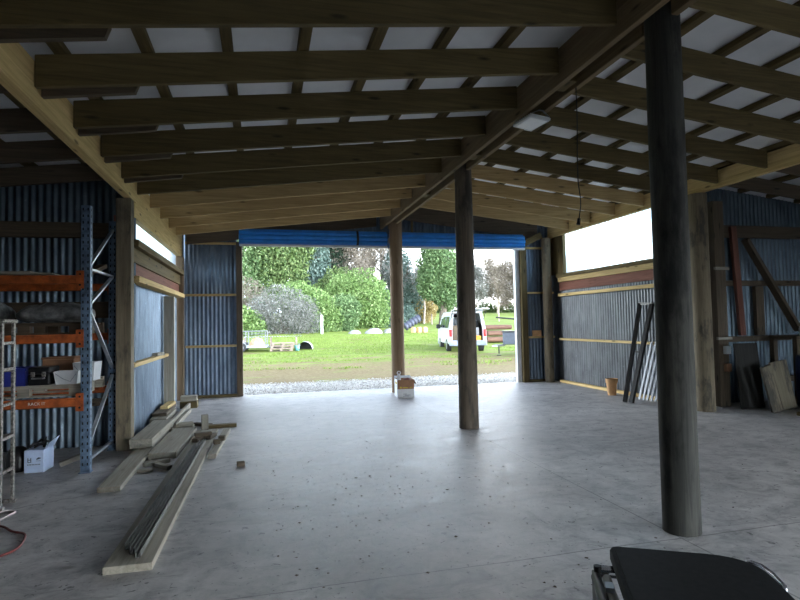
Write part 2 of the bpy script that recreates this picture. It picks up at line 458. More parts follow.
b.add([(x,y,z) for y in (-t/2,t/2) for x,z in ((x0,zr(x0)),(x1,zr(x1)),(x1,zr(x1)+RH),(x0,zr(x0)+RH))],
      [(0,1,2,3),(7,6,5,4),(0,4,5,1),(1,5,6,2),(2,6,7,3),(3,7,4,0)])
raf = b.build('rafter', M['rafterX'], bevel=.004)
tag(raf, 'x', 'rafter', 'rafters of the right roof slope')
for k, y in reversed(list(enumerate(RYS))):
    o = raf if k == 0 else dup(raf)
    o.location = (0, y, 0)
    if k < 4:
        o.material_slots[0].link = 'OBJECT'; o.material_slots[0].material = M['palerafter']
    o['label'] = ('pale pine' if k < 4 else 'dark brown')+' rafter right of the ridge beam, %s counting from the blue roller doors' % ORD[k]
# lean-to rafters, over the side beams
def leanto(prof, ys, side):
    b = MB(); b.prism(prof, -t/2, t/2)
    r = b.build('lean_to_rafter', M['darkX'])
    tag(r, 'x', 'rafter', 'lean-to rafters on the %s' % side)
    for k, y in enumerate(ys):
        o = r if k == 0 else dup(r)
        o.location = (0, y, 0)
        o['label'] = 'dark lean-to rafter crossing the %s side beam, %s from the lean-to back wall' % (side, ORD[k])
xa = XL+.1
leanto([(xa,zl(xa)+.03),(-1.775,zl(-1.775)+.03),(-1.775,3.662),(-1.652,3.662),(-1.652,zl(-1.65)-.025),(-.98,zl(-.98)-.015),(-.95,zl(-.95)+.06),(-.95,zl(-.95)+RH-.002),(xa,zl(xa)+RH-.002)],
       [y+.13 for y in LYS if y < 8.1], 'left')
xb = XR-.1
leanto([(7.42,zr(7.42)+.02),(xb,zr(xb)+.02),(xb,zr(xb)+RH-.002),(7.42,zr(7.42)+RH-.002)], [y+.07 for y in RYS if y < 8.2], 'right')
# gable rafters against the door wall
b = MB(); x0, x1 = -1.60, 2.70
b.add([(x,y,z) for y in (12.93,12.98) for x,z in ((x0,zl(x0)-.03),(x1,zl(x1)-.03),(x1,zl(x1)+RH),(x0,zl(x0)+RH))],
      [(0,1,2,3),(7,6,5,4),(0,4,5,1),(1,5,6,2),(2,6,7,3),(3,7,4,0)])
tag(b.build('gable_rafter', M['darkX']), 'dark rafter flat on the gable cladding above the left roller door', 'rafter')
b = MB(); x0, x1 = 3.16, 6.95
b.add([(x,y,z) for y in (12.93,12.98) for x,z in ((x0,zr(x0)-.12),(x1,zr(x1)-.12),(x1,zr(x1)+RH),(x0,zr(x0)+RH))],
      [(0,1,2,3),(7,6,5,4),(0,4,5,1),(1,5,6,2),(2,6,7,3),(3,7,4,0)])
tag(b.build('gable_rafter', M['darkX']), 'dark rafter flat on the gable cladding above the right roller door', 'rafter')
# purlins, on top of the rafters
YB = 8.62                                   # far edge of the lean-to roofs
for side, xs in (('left', [2.22-.617*k for k in range(15)]), ('right', [3.4+.65*k for k in range(14)])):
    for k, x in enumerate(xs):
        ye = YF-.02 if -1.9 < x < 7.5 else YB-.32
        z, tilt = (zl(x), -math.atan(SL)) if side == 'left' else (zr(x), math.atan(SR))
        board('purlin', 'roof purlin on the %s slope, %s counting down from the ridge' % (side, ORD[k]), 'purlin', ye-Y0-.1, .09, PH,
              (x, (ye+Y0+.1)/2, z+RH+.003), (tilt, 0, PI/2), M['rafterX'], 'purlins of the %s slope' % side)

# ---- ridge beam (two members either side of a slot) and side beams
rb = thing('ridge_beam', 'long double-plank ridge beam running overhead from the large post to the doors', 'beam', (RX, 7.0, 3.86))
lt = zl(2.8)+RH-3.86-.005; rt = zr(3.0)-3.86-.012
def ridge_plank(ya, yb, xa, xb, top):
    MB().box(ya-7, yb-7, -xb, -xa, 0, top).build('plank', M['ridge'], rb, bevel=.004, rot=(0,0,PI/2))
ridge_plank(Y0+.1, 13.0, -.135, -.075, lt)
for ya, yb in ((Y0+.1,3.42),(3.74,7.70),(8.02,12.19),(12.53,13.0)): ridge_plank(ya, yb, .065, .125, rt)
for y in (-4.6,-2.2,.2,2.6):
    MB().box(-.07, .06, y-.12, y+.12, .04, .24).build('packer', M['rafterY'], rb)
# x = along-Y board helper for the side beams
board('side_beam', 'yellow pine beam at upper left carrying the left rafters', 'beam', 8.25-Y0-.1, .10, .33, (-1.712, (8.25+Y0+.1)/2, 3.32), (0,0,PI/2), M['pineX'])
board('side_beam', 'pine eave beam above the left wall window', 'beam', 13.05-8.28, .10, .545, (-1.75, (13.05+8.28)/2, 3.135), (0,0,PI/2), M['pineX'])
board('side_beam', 'pine beam at upper right carrying the right rafters', 'beam', 13.0-Y0-.1, .09, .285, (7.325, (13.1+Y0)/2, 3.715), (0,0,PI/2), M['pineX'])

# ---- posts
def pole(name, label, x, y, r0, r1, h, mat, n=28, seed=0, lean=(0,0)):
    prof = [(r0+(r1-r0)*i/14, h*i/14) for i in range(15)]
    w = lambda t, z: 1+.028*mnoise.noise((math.cos(t)*1.2+seed, math.sin(t)*1.2, z*.9))+.012*mnoise.noise((math.cos(t)*5+seed, math.sin(t)*5, z*2))
    o = MB().lathe(prof, n, wob=w).build(name, mat, loc=(x, y, 0), rot=(lean[0], lean[1], 0)); soften(o, .7)
    return tag(o, label, 'post')
pole('timber_post', 'thick dark round post nearest the camera, black-stained at its foot', 3.04, 3.57, .134, .126, 4.24, M['tarpost'], seed=1)
pole('timber_post', 'brown round post standing alone mid floor under the ridge beam', 3.005, 7.86, .148, .130, 4.24, M['midpost'], seed=4)
pole('timber_post', 'brown round post between the two roller doors, behind the cardboard box', 3.03, 12.36, .152, .148, 4.24, M['brownpost'], seed=9)
pole('timber_post', 'stout greyish round post at the end of the right wall', 7.30, 7.90, .155, .148, 3.70, M['postZ'], seed=13)
def sqpost(label, x0, x1, y0, y1, h, mat='darkZ', z0=0):
    o = MB().box(x0-(x0+x1)/2, x1-(x0+x1)/2, y0-(y0+y1)/2, y1-(y0+y1)/2, 0, h-z0).build('timber_post', M[mat], bevel=.006, loc=((x0+x1)/2, (y0+y1)/2, z0))
    return tag(o, label, 'post')
sqpost('squared weathered post at the left wall end, beside the storage rack', -1.85, -1.665, 7.90, 8.08, 3.315, 'postZ')
sqpost('brown square corner post left of the left roller door', -1.95, -1.66, 12.80, 13.05, 3.13, 'brownpost')
sqpost('pale timber stud against the left wall cladding', -1.755, -1.57, 10.92, 11.02, 2.165, 'greyZ')
pole('timber_post', 'round corner post right of the right roller door', 7.15, 12.86, .118, .115, 3.70, M['postZ'], seed=21)
sqpost('dark squared post behind the stout round post at right', 7.83, 8.05, 8.12, 8.30, 3.66, 'darkZ')

# ---- left wall
b = corr(MB(), 12.78-8.35, 0, 2.82, x0=8.35)
b.v = [(-1.785+y, x, z) for x, y, z in b.v]
struct(b.build('wall_left', M['galv'], smooth=True), 'blue-grey corrugated cladding of the left wall')
b = corr(MB(), 12.78-8.35, 2.80, 3.66, x0=8.35); b.v = [(-1.80+y*.8, x, z) for x, y, z in b.v]
struct(b.build('window_1', M['poly'], smooth=True), 'clear corrugated strip window high in the left wall')
def lgirt(label, z0, z1, xin, mat='pineX', y0=8.12, y1=12.70, cat='girt'):
    return board('wall_girt' if cat == 'girt' else 'wall_board', label, cat, y1-y0, xin, z1-z0, (-1.765+xin/2, (y0+y1)/2, z0), (0,0,PI/2), M[mat])
lgirt('pale girt halfway up the left wall cladding', 1.06, 1.115, .105, y1=10.9)
lgirt('ledge girt along the top of the left wall cladding', 2.215, 2.30, .16)
lgirt('dark red-brown board on the left wall above the ledge girt', 2.302, 2.50, .04, 'redX', cat='board')
lgirt('grey-brown board above the dark red-brown board on the left wall', 2.502, 2.70, .07, 'rafterX', cat='board')
lgirt('sill ledge under the strip window in the left wall', 2.702, 2.80, .15, 'rafterX')
board('wood_block', 'short offcut lying on the halfway girt of the left wall', 'block', .34, .09, .05, (-1.70, 10.1, 1.117), (0,0,1.4), M['greyX'])

# ---- far wall with the two roller doors
def gtop(x): return (rl(x) if x < 2.95 else rr(x))+.004
b = corr(MB(), 1.42, 0, gtop, x0=-1.95); corr(b, 6.43+.45, 3.42, gtop, x0=-.45); corr(b, 1.13, 0, gtop, x0=6.43)
b.v = [(x, YF+.03+y, z) for x, y, z in b.v]
struct(b.build('wall_far', M['galv'], smooth=True), 'corrugated cladding of the roller door wall')
struct(MB().box(-.55,-.42,YF-.10,YF+.10,0,3.50).build('trim_1', M['darkZ'], bevel=.004), 'dark door jamb left of the opening')
struct(MB().box(6.50,6.66,YF-.10,YF+.10,0,3.44).build('trim_2', M['rafterZ'], bevel=.004), 'timber door jamb right of the opening')
struct(MB().box(6.38,6.497,YF+.0,YF+.12,0,3.44).build('trim_3', M['white'], bevel=.004), 'white strip along the right door jamb')
for z, w in ((3.44,'top'),(2.27,'upper'),(1.12,'lower')):
    board('wall_girt', 'pale girt on the cladding left of the doors, %s of three' % w, 'girt', 1.09, .07, .05, (-1.10, YF-.03, z), (0,0,0), M['pineX'])
    board('wall_girt', 'pale girt on the cladding right of the doors, %s of three' % w, 'girt', .77, .07, .05, (7.05, YF-.03, z), (0,0,0), M['pineX'])
struct(board('trim_4', None, None, 1.09, .09, .06, (-1.10, YF-.05, 0), (0,0,0), M['rafterX']), 'bottom plate left of the doors')
struct(board('trim_5', None, None, .46, .09, .06, (6.89, YF-.05, 0), (0,0,0), M['rafterX']), 'bottom plate right of the doors')
board('wood_block', 'brown wood block on the lower girt right of the doors', 'block', .24, .06, .15, (6.93, YF-.03, 1.172), (0,0,0), M['terracotta'])
for i, x in enumerate((.9, 3.62, 5.15)):
    board('gable_stud', 'short upright stud on the gable above the doors, %s from the left' % ORD[i], 'stud', .05, .05, gtop(x)-3.42-.3 if x > 3 else .40, (x, YF-.035, 3.42), (0,0,0), M['rafterZ'], 'gable studs')
stick('brace', 'short brown brace high in the right corner beside the blue roll', 'brace', (6.52,12.80,3.55), (6.97,12.78,3.76), .05, .16, M['rafterX'])
# roller doors: blue curtains rolled up on their drums
def roller(label, x0, x1, straps):
    L = x1-x0
    t = thing('roller_door', label, 'roller door', (x0, 12.72, 3.56))
    prof = []; n = 180
    vs = []
    for i in range(n):
        a = 2*PI*i/n; r = .170+.020*(1-abs(math.sin(a*4.5))**.6*2)*-1
        vs.append((0, math.cos(a)*r, math.sin(a)*r))
    k = len(vs); vs2 = vs + [(L, y, z) for _, y, z in vs]
    b = MB(); b.add(vs2, [(i, (i+1) % k, k+(i+1) % k, k+i) for i in range(k)] + [tuple(range(k)), tuple(range(2*k-1, k-1, -1))])
    soften(b.build('curtain_roll', M['roller'], t), 1.0)
    r = MB().box(.01, L-.01, -.17, -.10, -.215, -.165).build('bottom_rail', M['lightgrey'], t, bevel=.006)
    for x in (.03, L-.03): MB().cyl((x-.015,0,0),(x+.015,0,0),.06,n=20).build('drum_end', M['zinc'], t)
    for x in straps:
        s = MB()
        pts = [(math.cos(a)*.199, math.sin(a)*.199) for a in np.linspace(PI*.6, PI*1.55, 16)]
        for (ya,za),(yb,zb) in zip(pts, pts[1:]): s.add([(x,ya,za),(x+.05,ya,za),(x+.05,yb,zb),(x,yb,zb)], [(0,1,2,3)])
        s.cyl((x+.025,-.10,-.23),(x+.025,-.08,-.16),.02,n=8)
        s.build('tie_strap', M['black'], t)
    for x in (-.012, L+.002):
        MB().box(x, x+.01, -.05, .20, -.06, .06).build('bracket', M['zinc'], t)
    return t
roller('blue corrugated roller door rolled up above the left half of the opening', -.47, 2.88, [2.62])
roller('blue corrugated roller door rolled up above the right half of the opening', 2.98, 6.41, [])

# ---- right wall
b = corr(MB(), 12.44-8.05, 0, 2.72, x0=8.05); corr(b, YF+.06-12.44, 0, rr(7.455), x0=12.44); b.v = [(7.455+y, x, z) for x, y, z in b.v]
struct(b.build('wall_right', M['galvgrey'], smooth=True), 'grey corrugated cladding of the right wall')
b = corr(MB(), 12.46-8.05, 2.70, 4.05, x0=8.05); b.v = [(7.47+y*.8, x, z) for x, y, z in b.v]
struct(b.build('window_2', M['poly'], smooth=True), 'clear corrugated sheet window in the right wall')
def rgirt(label, z0, z1, xin, mat='pineX', y0=8.12, y1=12.70, cat='girt'):
    return board('wall_girt' if cat == 'girt' else 'wall_board', label, cat, y1-y0, xin, z1-z0, (7.435-xin/2, (y0+y1)/2, z0), (0,0,PI/2), M[mat])
rgirt('pine girt halfway up the grey right wall', 1.07, 1.12, .09)
rgirt('pine girt at the top of the grey right wall cladding', 2.18, 2.25, .09)
rgirt('pink-red board along the right wall below the clear sheet', 2.33, 2.54, .03, 'redX', cat='board')
rgirt('pine board above the pink-red board on the right wall', 2.545, 2.66, .07, 'pineX', cat='board')
rgirt('grey sill board under the clear sheet of the right wall', 2.662, 2.74, .12, 'rafterX', cat='board')
rgirt('pine bottom plate along the foot of the right wall', 0, .06, .10, 'pineX', cat='board')
sqpost('timber board at the far edge of the clear right window', 7.36, 7.44, 12.40, 13.02, 3.71, 'rafterZ', z0=2.745)

# ---- lean-to walls
b = corr(MB(), 5.5, 0, lambda x: rl(x)+.004, x0=XL); b.v = [(x, 8.36+y, z) for x, y, z in b.v]
struct(b.build('wall_left_lean_to_back', M['galvdark'], smooth=True), 'corrugated back wall behind the storage rack')
b = corr(MB(), 4.95, 0, lambda x: rr(x)+.004, x0=7.62); b.v = [(x, 8.46+y, z) for x, y, z in b.v]
struct(b.build('wall_right_lean_to_back', M['galvdark'], smooth=True), 'corrugated back wall of the right lean-to')
b = corr(MB(), 8.3-Y0, 0, zl(XL)+RH+PH, x0=Y0); b.v = [(XL+.02+y, x, z) for x, y, z in b.v]
struct(b.build('wall_left_lean_to_side', M['galvdark'], smooth=True), 'outer side wall of the left lean-to')
b = corr(MB(), 8.4-RO, 0, zr(XR)+RH+PH, x0=RO); b.v = [(XR-.02+y, x, z) for x, y, z in b.v]
struct(b.build('wall_right_lean_to_side', M['galvdark'], smooth=True), 'outer side wall of the right lean-to beyond its open bays')
b = corr(corr(corr(MB(), 3.4-XL, 0, gtop, x0=XL), 2.7, 2.15, gtop, x0=3.4), XR-6.1, 0, gtop, x0=6.1); b.v = [(x, Y0+.03+y, z) for x, y, z in b.v]
struct(b.build('wall_rear', M['galvdark'], smooth=True), 'corrugated rear wall of the shed')
for z0, z1, lab in ((2.83,3.04,'wide dark girt high on the wall behind the rack'),(1.74,1.96,'dark girt across the wall behind the rack, level with the rack sacks'),(.55,.65,'low dark girt on the wall behind the rack')):
    board('wall_girt', lab, 'girt', 5.1, .06, z1-z0, (-4.55, 8.31, z0), (0,0,0), M['darkX'])
for z0, z1, lab in ((3.05,3.28,'wide dark girt high on the right lean-to wall'),(2.15,2.25,'dark girt across the middle of the right lean-to wall'),(1.12,1.22,'low dark girt on the right lean-to wall')):
    board('wall_girt', lab, 'girt', 4.7, .06, z1-z0, (10.05, 8.41, z0), (0,0,0), M['darkX'])
stick('painted_post', 'pinkish-red painted upright leaning slightly on the right lean-to wall', 'post', (8.46,8.345,3.25), (8.58,8.345,1.235), .12, .07, M['redX'], up=(0,1,0))
stick('brace', 'dark diagonal brace across the right lean-to wall', 'brace', (8.66,8.27,3.0), (9.80,8.27,1.30), .07, .14, M['darkX'], up=(0,1,0))
stick('stud', 'dark short stud under the diagonal brace', 'stud', (9.02,8.385,2.14), (9.02,8.385,1.23), .18, .08, M['darkX'], up=(0,1,0))
for z in (2.42, 1.18):
    board('wood_cleat', '%s cleat fixed across the dark squared post at right' % ('upper grey' if z > 2 else 'lower grey'), 'cleat', .30, .05, .05, (7.93, 8.09, z), (0,0,0), M['greyX'])
for z, m_, lab in ((.62,'card','small red-brown block fixed by the foot of the dark squared post'),(.93,'lightgrey','small pale tag box on the dark squared post')):
    tag(MB().box(-.05,.05,-.04,.04,0,.14).build('fixing_block', M[m_], bevel=.005, loc=(7.96, 8.075, z)), lab, 'block')

# ------------------------------------------------------------------ writing helper
def text_mesh(name, body, size, mat, parent, loc, rot, ext=.0006):
    cu = bpy.data.curves.new(name, 'FONT'); cu.body = body; cu.size = size; cu.extrude = ext
    cu.align_x = 'CENTER'; cu.align_y = 'CENTER'
    tmp = bpy.data.objects.new(name+'_tmp', cu); COL.objects.link(tmp)
    bpy.context.view_layer.update()
    me = bpy.data.meshes.new_from_object(tmp.evaluated_get(bpy.context.evaluated_depsgraph_get()))
    bpy.data.objects.remove(tmp); me.materials.clear(); me.materials.append(mat)
    o = bpy.data.objects.new(name, me); COL.objects.link(o)
    o.parent = parent; o.location = loc; o.rotation_euler = rot
    return o

# ------------------------------------------------------------------ storage rack (left lean-to)
RXR, RXL, RYF, RYB = -1.915, -4.55, 6.86, 8.02
rk = thing('pallet_rack', 'tall pallet rack with blue uprights and orange beams left of the timber pile', 'rack', (RXR, RYF, 0))
def upright(x, y, h):
    b = MB()
    # open C section facing the back: web and two flanges with returns
    b.box(x-.045, x+.045, y-.003, y+.003, 0, h)
    b.box(x-.048, x-.042, y, y+.075, 0, h); b.box(x+.042, x+.048, y, y+.075, 0, h)
    b.box(x-.048, x-.025, y+.072, y+.078, 0, h); b.box(x+.025, x+.048, y+.072, y+.078, 0, h)
    o = b.build('upright', M['rackblue'], rk)
    s = MB()
    k = 0
    while .08+k*.075 < h-.04:
        z = .08+k*.075
        for dx in (-.025, .025): s.box(x+dx-.007, x+dx+.007, y-.0045, y-.0028, z, z+.03)
        s.box(x+.0478, x+.0492, y+.03, y+.045, z, z+.03)
        k += 1
    s.build('slots', M['hole'], o)
    MB().box(x-.06, x+.06, y-.03, y+.09, 0, .008).build('foot_plate', M['rackblue'], o)
for x in (0, RXL-RXR):
    upright(x, 0, 2.99); upright(x, RYB-RYF, 3.02)
    for z0, z1 in ((.12,.12),(.25,.98),(1.08,1.85),(1.85,2.28),(2.28,2.28),(2.28,2.9)):
        ya, yb = (.07, RYB-RYF) if z0 == .12 or z0 in (.25,1.85,2.28) and z0 != z1 else (RYB-RYF, .07)
        MB().bar((x, ya, z0), (x, yb, z1), .04, .025).build('brace', M['rackgrey'], rk)
for z in (.79, 1.49, 2.145):
    for y, s in ((-.028, 1), (RYB-RYF+.1, -1)):
        o = MB().box(RXL-RXR+.05, -.05, y-.025, y+.025, z-.047, z+.047).build('beam', M['orange'], rk, bevel=.005)
        for x in (RXL-RXR+.04, -.04):
            MB().box(x-.04, x+.04, y-.03, y-.026 if s > 0 else y-.02, z-.10, z+.10).build('end_plate', M['orange'], o, bevel=.001)
            h = MB()
            for dz in (-.06, .06): h.cyl((x, y-.032, z+dz), (x, y-.029, z+dz), .012, n=10)
            h.build('bolt', M['hole'], o)
        if s > 0 and z == .79:
            st = text_mesh('sticker', 'RACK IT', .045, M['white'], o, (-.46, y-.0262, z), (PI/2, 0, 0))
            st['label'] = 'small white lettering on the orange beam'
def pallet(name, label, x, y, z, L=1.15, W=1.0, rz=0, mat='palewood', group=None):
    t = thing(name, label, 'pallet', (x, y, z), (0,0,rz), group)
    n = 6
    for i in range(n):
        yy = -W/2+.05+(W-.10)*i/(n-1)
        MB().box(-L/2, L/2, yy-.045, yy+.045, .115, .135).build('deck_board', M[mat], t, bevel=.002)
    for yy in (-W/2+.05, 0, W/2-.05):
        MB().box(-L/2, L/2, yy-.045, yy+.045, .095, .115).build('stringer', M[mat], t)
        MB().box(-L/2, L/2, yy-.045, yy+.045, 0, .018).build('base_board', M[mat], t)
        for xx in (-L/2+.06, 0, L/2-.06):
            MB().box(xx-.06, xx+.06, yy-.045, yy+.045, .018, .095).build('block', M[mat], t)
    return t
ry = (RYF+RYB)/2+.05
pallet('pallet', 'grey wooden pallet on the lowest orange beams of the rack', RXR-.66, ry, .838, mat='greyX')
pallet('pallet', 'dark wooden pallet under the dusty sacks on the middle orange beams', RXR-.66, ry, 1.538, mat='darkX')
# lumpy sacks
def sack(label, x, y, z, L, W, H, rz, seed):
    b = MB(); n1, n2 = 26, 18; vs = []
    for i in range(n1+1):
        for j in range(n2):
            u = -1+2*i/n1; a = 2*PI*j/n2
            pr = max(0, 1-abs(u)**3.2)**.5
            px = u*L/2; py = math.cos(a)*W/2*pr**.6; pz = math.sin(a)*H/2*pr
            if pz < -.0: pz *= .55
            d = 1+.22*mnoise.noise((px*7+seed, py*7, pz*9))+.10*mnoise.noise((px*19+seed, py*19, pz*22))
            vs.append((px, py*d, max(pz*d, -H*.27)+H*.27))
    b.add(vs, [(i*n2+j, i*n2+(j+1) % n2, (i+1)*n2+(j+1) % n2, (i+1)*n2+j) for i in range(n1) for j in range(n2)])
    return tag(b.build('sack', M['sack'], smooth=True, loc=(x, y, z), rot=(0,0,rz)), label, 'sack', 'dusty sacks on the rack')
sack('dusty grey sack lying at the right end of the middle rack shelf', RXR-.42, ry-.20, 1.675, .80, .55, .30, .05, 3)
sack('dusty grey sack at the left on the middle rack shelf, above the metal stand', RXR-1.22, ry-.15, 1.675, .62, .6, .36, -.08, 8)
# boards on the top beams
for i, (dx, dy, rz, L, z) in enumerate(((-1.05, -.25, .05, 1.5, 0), (-1.2, -.18, -.02, 1.45, .018), (-1.3, .1, .03, 1.5, .036))):
    board('sheet_offcut', 'thin board on the top orange rack beams, %s' % ('lowest of three','middle of three','topmost of three')[i], 'board', L, 1.2, .016, (RXR+dx, ry+dy, 2.194+z), (0,0,rz), M['greyX'])
stick('wood_offcut', 'dark offcut leaning from the right end of the top rack beams', 'offcut', (-2.06, 7.15, 2.20), (-1.99, 7.85, 2.40), .10, .05, M['darkX'])
# things on the lowest shelf, standing on the pallet (z = .981)
z0 = .975
def crate(label, x, y, L, W, H):
    t = thing('plastic_crate', label, 'crate', (x, y, z0), (0,0,.06))
    b = MB().box(-L/2,L/2,-W/2,W/2,0,.02).box(-L/2,-L/2+.015,-W/2,W/2,0,H).box(L/2-.015,L/2,-W/2,W/2,0,H).box(-L/2,L/2,-W/2,-W/2+.015,0,H).box(-L/2,L/2,W/2-.015,W/2,0,H)
    b.build('body', M['bluecrate'], t)
    MB().box(-L/2-.012,L/2+.012,-W/2-.012,-W/2+.003,H-.03,H).box(-L/2-.012,L/2+.012,W/2-.003,W/2+.012,H-.03,H).box(-L/2-.012,-L/2+.003,-W/2,W/2,H-.03,H).box(L/2-.003,L/2+.012,-W/2,W/2,H-.03,H).build('rim', M['bluecrate'], t, bevel=.003)
crate('blue plastic crate on the lowest rack shelf, left of the black tool cases', -2.66, 7.12, .22, .34, .20)
def case(label, x, y, L, W, H):
    t = thing('tool_case', label, 'tool case', (x, y, z0), (0,0,-.04), 'black tool cases')
    MB().box(-L/2,L/2,-W/2,W/2,0,H*.62).build('body', M['black'], t, bevel=.015, seg=2)
    MB().box(-L/2+.002,L/2-.002,-W/2+.002,W/2-.002,H*.64,H).build('lid', M['black'], t, bevel=.015, seg=2)
    for xx in (-L*.25, L*.25): MB().box(xx-.02,xx+.02,-W/2-.012,-W/2+.003,H*.48,H*.75).build('latch', M['alu'], t, bevel=.003)
    MB().tube([(-.06,-W/2,H*.40),(-.055,-W/2-.035,H*.40),(.055,-W/2-.035,H*.40),(.06,-W/2,H*.40)], .009).build('handle', M['zinc'], t)
case('black tool case beside the blue crate on the lowest rack shelf', -2.41, 7.12, .22, .30, .20)
b = thing('wooden_box', 'dark brown box behind the black tool case on the lowest rack shelf', 'box', (-2.38, 7.62, z0))
MB().box(-.17,.17,-.15,.15,0,.26).build('body', M['card'], b, bevel=.006); MB().box(-.18,.18,-.16,.16,.262,.285).build('lid', M['card'], b, bevel=.004)
def tub(label, x, y, L, W, H, rz, mat='lightgrey'):
    t = thing('plastic_tub', label, 'tub', (x, y, z0), (0,0,rz))
    b = MB()
    o, i = [(-L/2+.02,-W/2+.02),(L/2-.02,-W/2+.02),(L/2-.02,W/2-.02),(-L/2+.02,W/2-.02)], [(-L/2,-W/2),(L/2,-W/2),(L/2,W/2),(-L/2,W/2)]
    vs = [(x_,y_,0) for x_,y_ in o]+[(x_,y_,H) for x_,y_ in i]+[(x_*.94,y_*.94,H) for x_,y_ in i]+[(x_*.94,y_*.94,.015) for x_,y_ in o]
    b.add(vs, [(3,2,1,0)]+[(k,(k+1)%4,4+(k+1)%4,4+k) for k in range(4)]+[(4+k,4+(k+1)%4,8+(k+1)%4,8+k) for k in range(4)]+[(8+k,8+(k+1)%4,12+(k+1)%4,12+k) for k in range(4)]+[(12,13,14,15)])
    b.build('body', M[mat], t)
    MB().tube([(-L*.42,-W/2-.006,H*.86),(-L*.1,-W/2-.014,H*.45),(L*.2,-W/2-.014,H*.22),(L*.42,-W/2-.006,H*.80)], .004).build('handle', M['inkgrey'], t)
    return t
tub('white plastic tub at the front of the lowest rack shelf', -2.15, 7.08, .25, .20, .145, .03, 'white')
tub('larger pale plastic tub behind the white tub on the lowest rack shelf', -2.05, 7.44, .24, .28, .22, -.05)
# floor under the rack
t = thing('carton', 'open white carton with dark print on the floor under the rack', 'carton', (-2.475, 7.18, 0), (0,0,-.06))
MB().box(-.10,.10,-.13,.13,0,.25).build('body', M['cartonblue'], t, bevel=.003)
f = MB(); f.add([(.10,-.13,.25),(.10,.13,.25),(.16,.13,.36),(.16,-.13,.33),(.105,-.13,.25),(.105,.13,.25),(.165,.13,.36),(.165,-.13,.33)], [(0,1,2,3),(7,6,5,4),(0,4,5,1),(2,6,7,3),(0,3,7,4),(1,5,6,2)])
f.build('flap', M['cartonblue'], t)
p = MB()
for x in (-.065,-.035): p.box(x,x+.008,-.1315,-.130,.115,.165)
p.box(-.065,-.027,-.1315,-.130,.115,.121); p.box(-.058,-.034,-.1315,-.130,.14,.146)
p.add([(.02,-.1315,.15),(.045,-.1315,.17),(.07,-.1315,.165),(.07,-.1315,.155),(.03,-.1315,.142)], [(0,1,2,3,4)])
p.box(.02,.07,-.1315,-.130,.128,.132)
for i in range(9): p.box(-.066+i*.015,-.066+i*.015+.009,-.1315,-.130,.085,.096)
p.build('lettering', M['ink'], t)
def tools_bundle():
    t = tag(MB().tube([(-.08,-.05,.272),(-.05,0,.30),(.0,.03,.285),(.06,.0,.30),(.07,-.06,.275)], .016).tube([(-.07,.05,.272),(.0,.06,.33),(.07,.09,.30)], .014).tube([(-.02,-.09,.272),(.05,-.03,.31),(.07,.02,.37)], .009).build('cable_bundle', M['black'], smooth=True, loc=(-2.475,7.18,0)), 'black tangle of cables spilling over the open white carton', 'cables')
tools_bundle()
def heap(name, label, cat, x, y, r, h, mat, seed, sx=1, sy=1):
    prof = [(r*math.cos(a)**.7+.001 if a < PI/2-.01 else 0, h*math.sin(a)) for a in np.linspace(0, PI/2, 8)]
    w = lambda t_, z: 1+.3*mnoise.noise((math.cos(t_)*1.5+seed, math.sin(t_)*1.5, z*5))
    o = MB().lathe(prof, 20, wob=w).build(name, M[mat], smooth=True, loc=(x,y,0)); o.scale = (sx, sy, 1)
    return tag(o, label, cat)
heap('plastic_bag', 'dark shiny plastic bag on the floor left of the white carton', 'bag', -2.72, 7.25, .14, .27, 'black', 3)
heap('plastic_bag', 'pale crumpled bag top by the dark bag under the rack', 'bag', -2.98, 7.22, .12, .30, 'lightgrey', 5)
board('wood_wedge', 'short offcut propped on the floor right of the white carton', 'offcut', .34, .10, .05, (-2.13, 7.30, .055), (0,-.30,.35), M['greyX'])
stick('conduit', 'thin rusty red pipe standing beside the left square post', 'pipe', (-1.945,8.27,0), (-1.945,8.27,3.15), .028, .028, M['rust'], up=(0,1,0))

# ------------------------------------------------------------------ stepladder at the left edge
t = thing('trestle_stand', 'narrow paint-speckled metal stand at the left edge of the view', 'stand', (-2.262, 5.80, 0))
for y in (-.13, .13):
    for xa, xb in ((0, .0), (-.62, -.30)):
        MB().bar((xa, y, .012), (xb, y*.92, 1.66), .022, .04).build('leg', M['alu'], t)
    MB().box(-.66, .03, y-.02, y+.02, 0, .03).build('foot_bar', M['alu'], t, bevel=.004)
for z in (.32, .62, .92, 1.24, 1.48):
    MB().box(-.012, .012, -.13, .13, z-.012, z+.012).build('rung', M['alu'], t)
for z in (.62, 1.22): MB().box(-.55+.1*z, 0, .11, .135, z-.012, z+.012).build('side_brace', M['alu'], t)
MB().box(-.36, .03, -.15, .15, 1.66, 1.70).build('top_cap', M['alu'], t, bevel=.01)
def cord(name, label, pts, r, mat, z=.0):
    P = [Vector((x, y, r+z)) for x, y in pts]; out = []
    for i in range(len(P)-1):
        a, b_, c, d = P[max(i-1,0)], P[i], P[i+1], P[min(i+2,len(P)-1)]
        for k in range(8):
            u = k/8; out.append(.5*((2*b_)+(c-a)*u+(2*a-5*b_+4*c-d)*u*u+(3*b_-a-3*c+d)*u**3))
    out.append(P[-1])
    return tag(MB().tube(out, r).build(name, M[mat], smooth=True), label, 'cord')
cord('extension_cord', 'pale cord curling on the floor below the foot of the metal stand', [(-2.24,5.60),(-2.2,5.62),(-2.17,5.63),(-2.11,5.58),(-2.13,5.46),(-2.16,5.36),(-2.22,5.30),(-2.5,5.32)], .009, 'whitecord')
cord('extension_cord', 'dark red cord looping on the floor at the left edge', [(-2.6,5.22),(-2.2,5.22),(-2.06,5.20),(-1.93,5.05),(-1.82,4.97),(-1.77,4.86),(-1.74,4.66),(-1.80,4.53),(-2.0,4.42),(-2.3,4.40)], .009, 'redcord', .002)

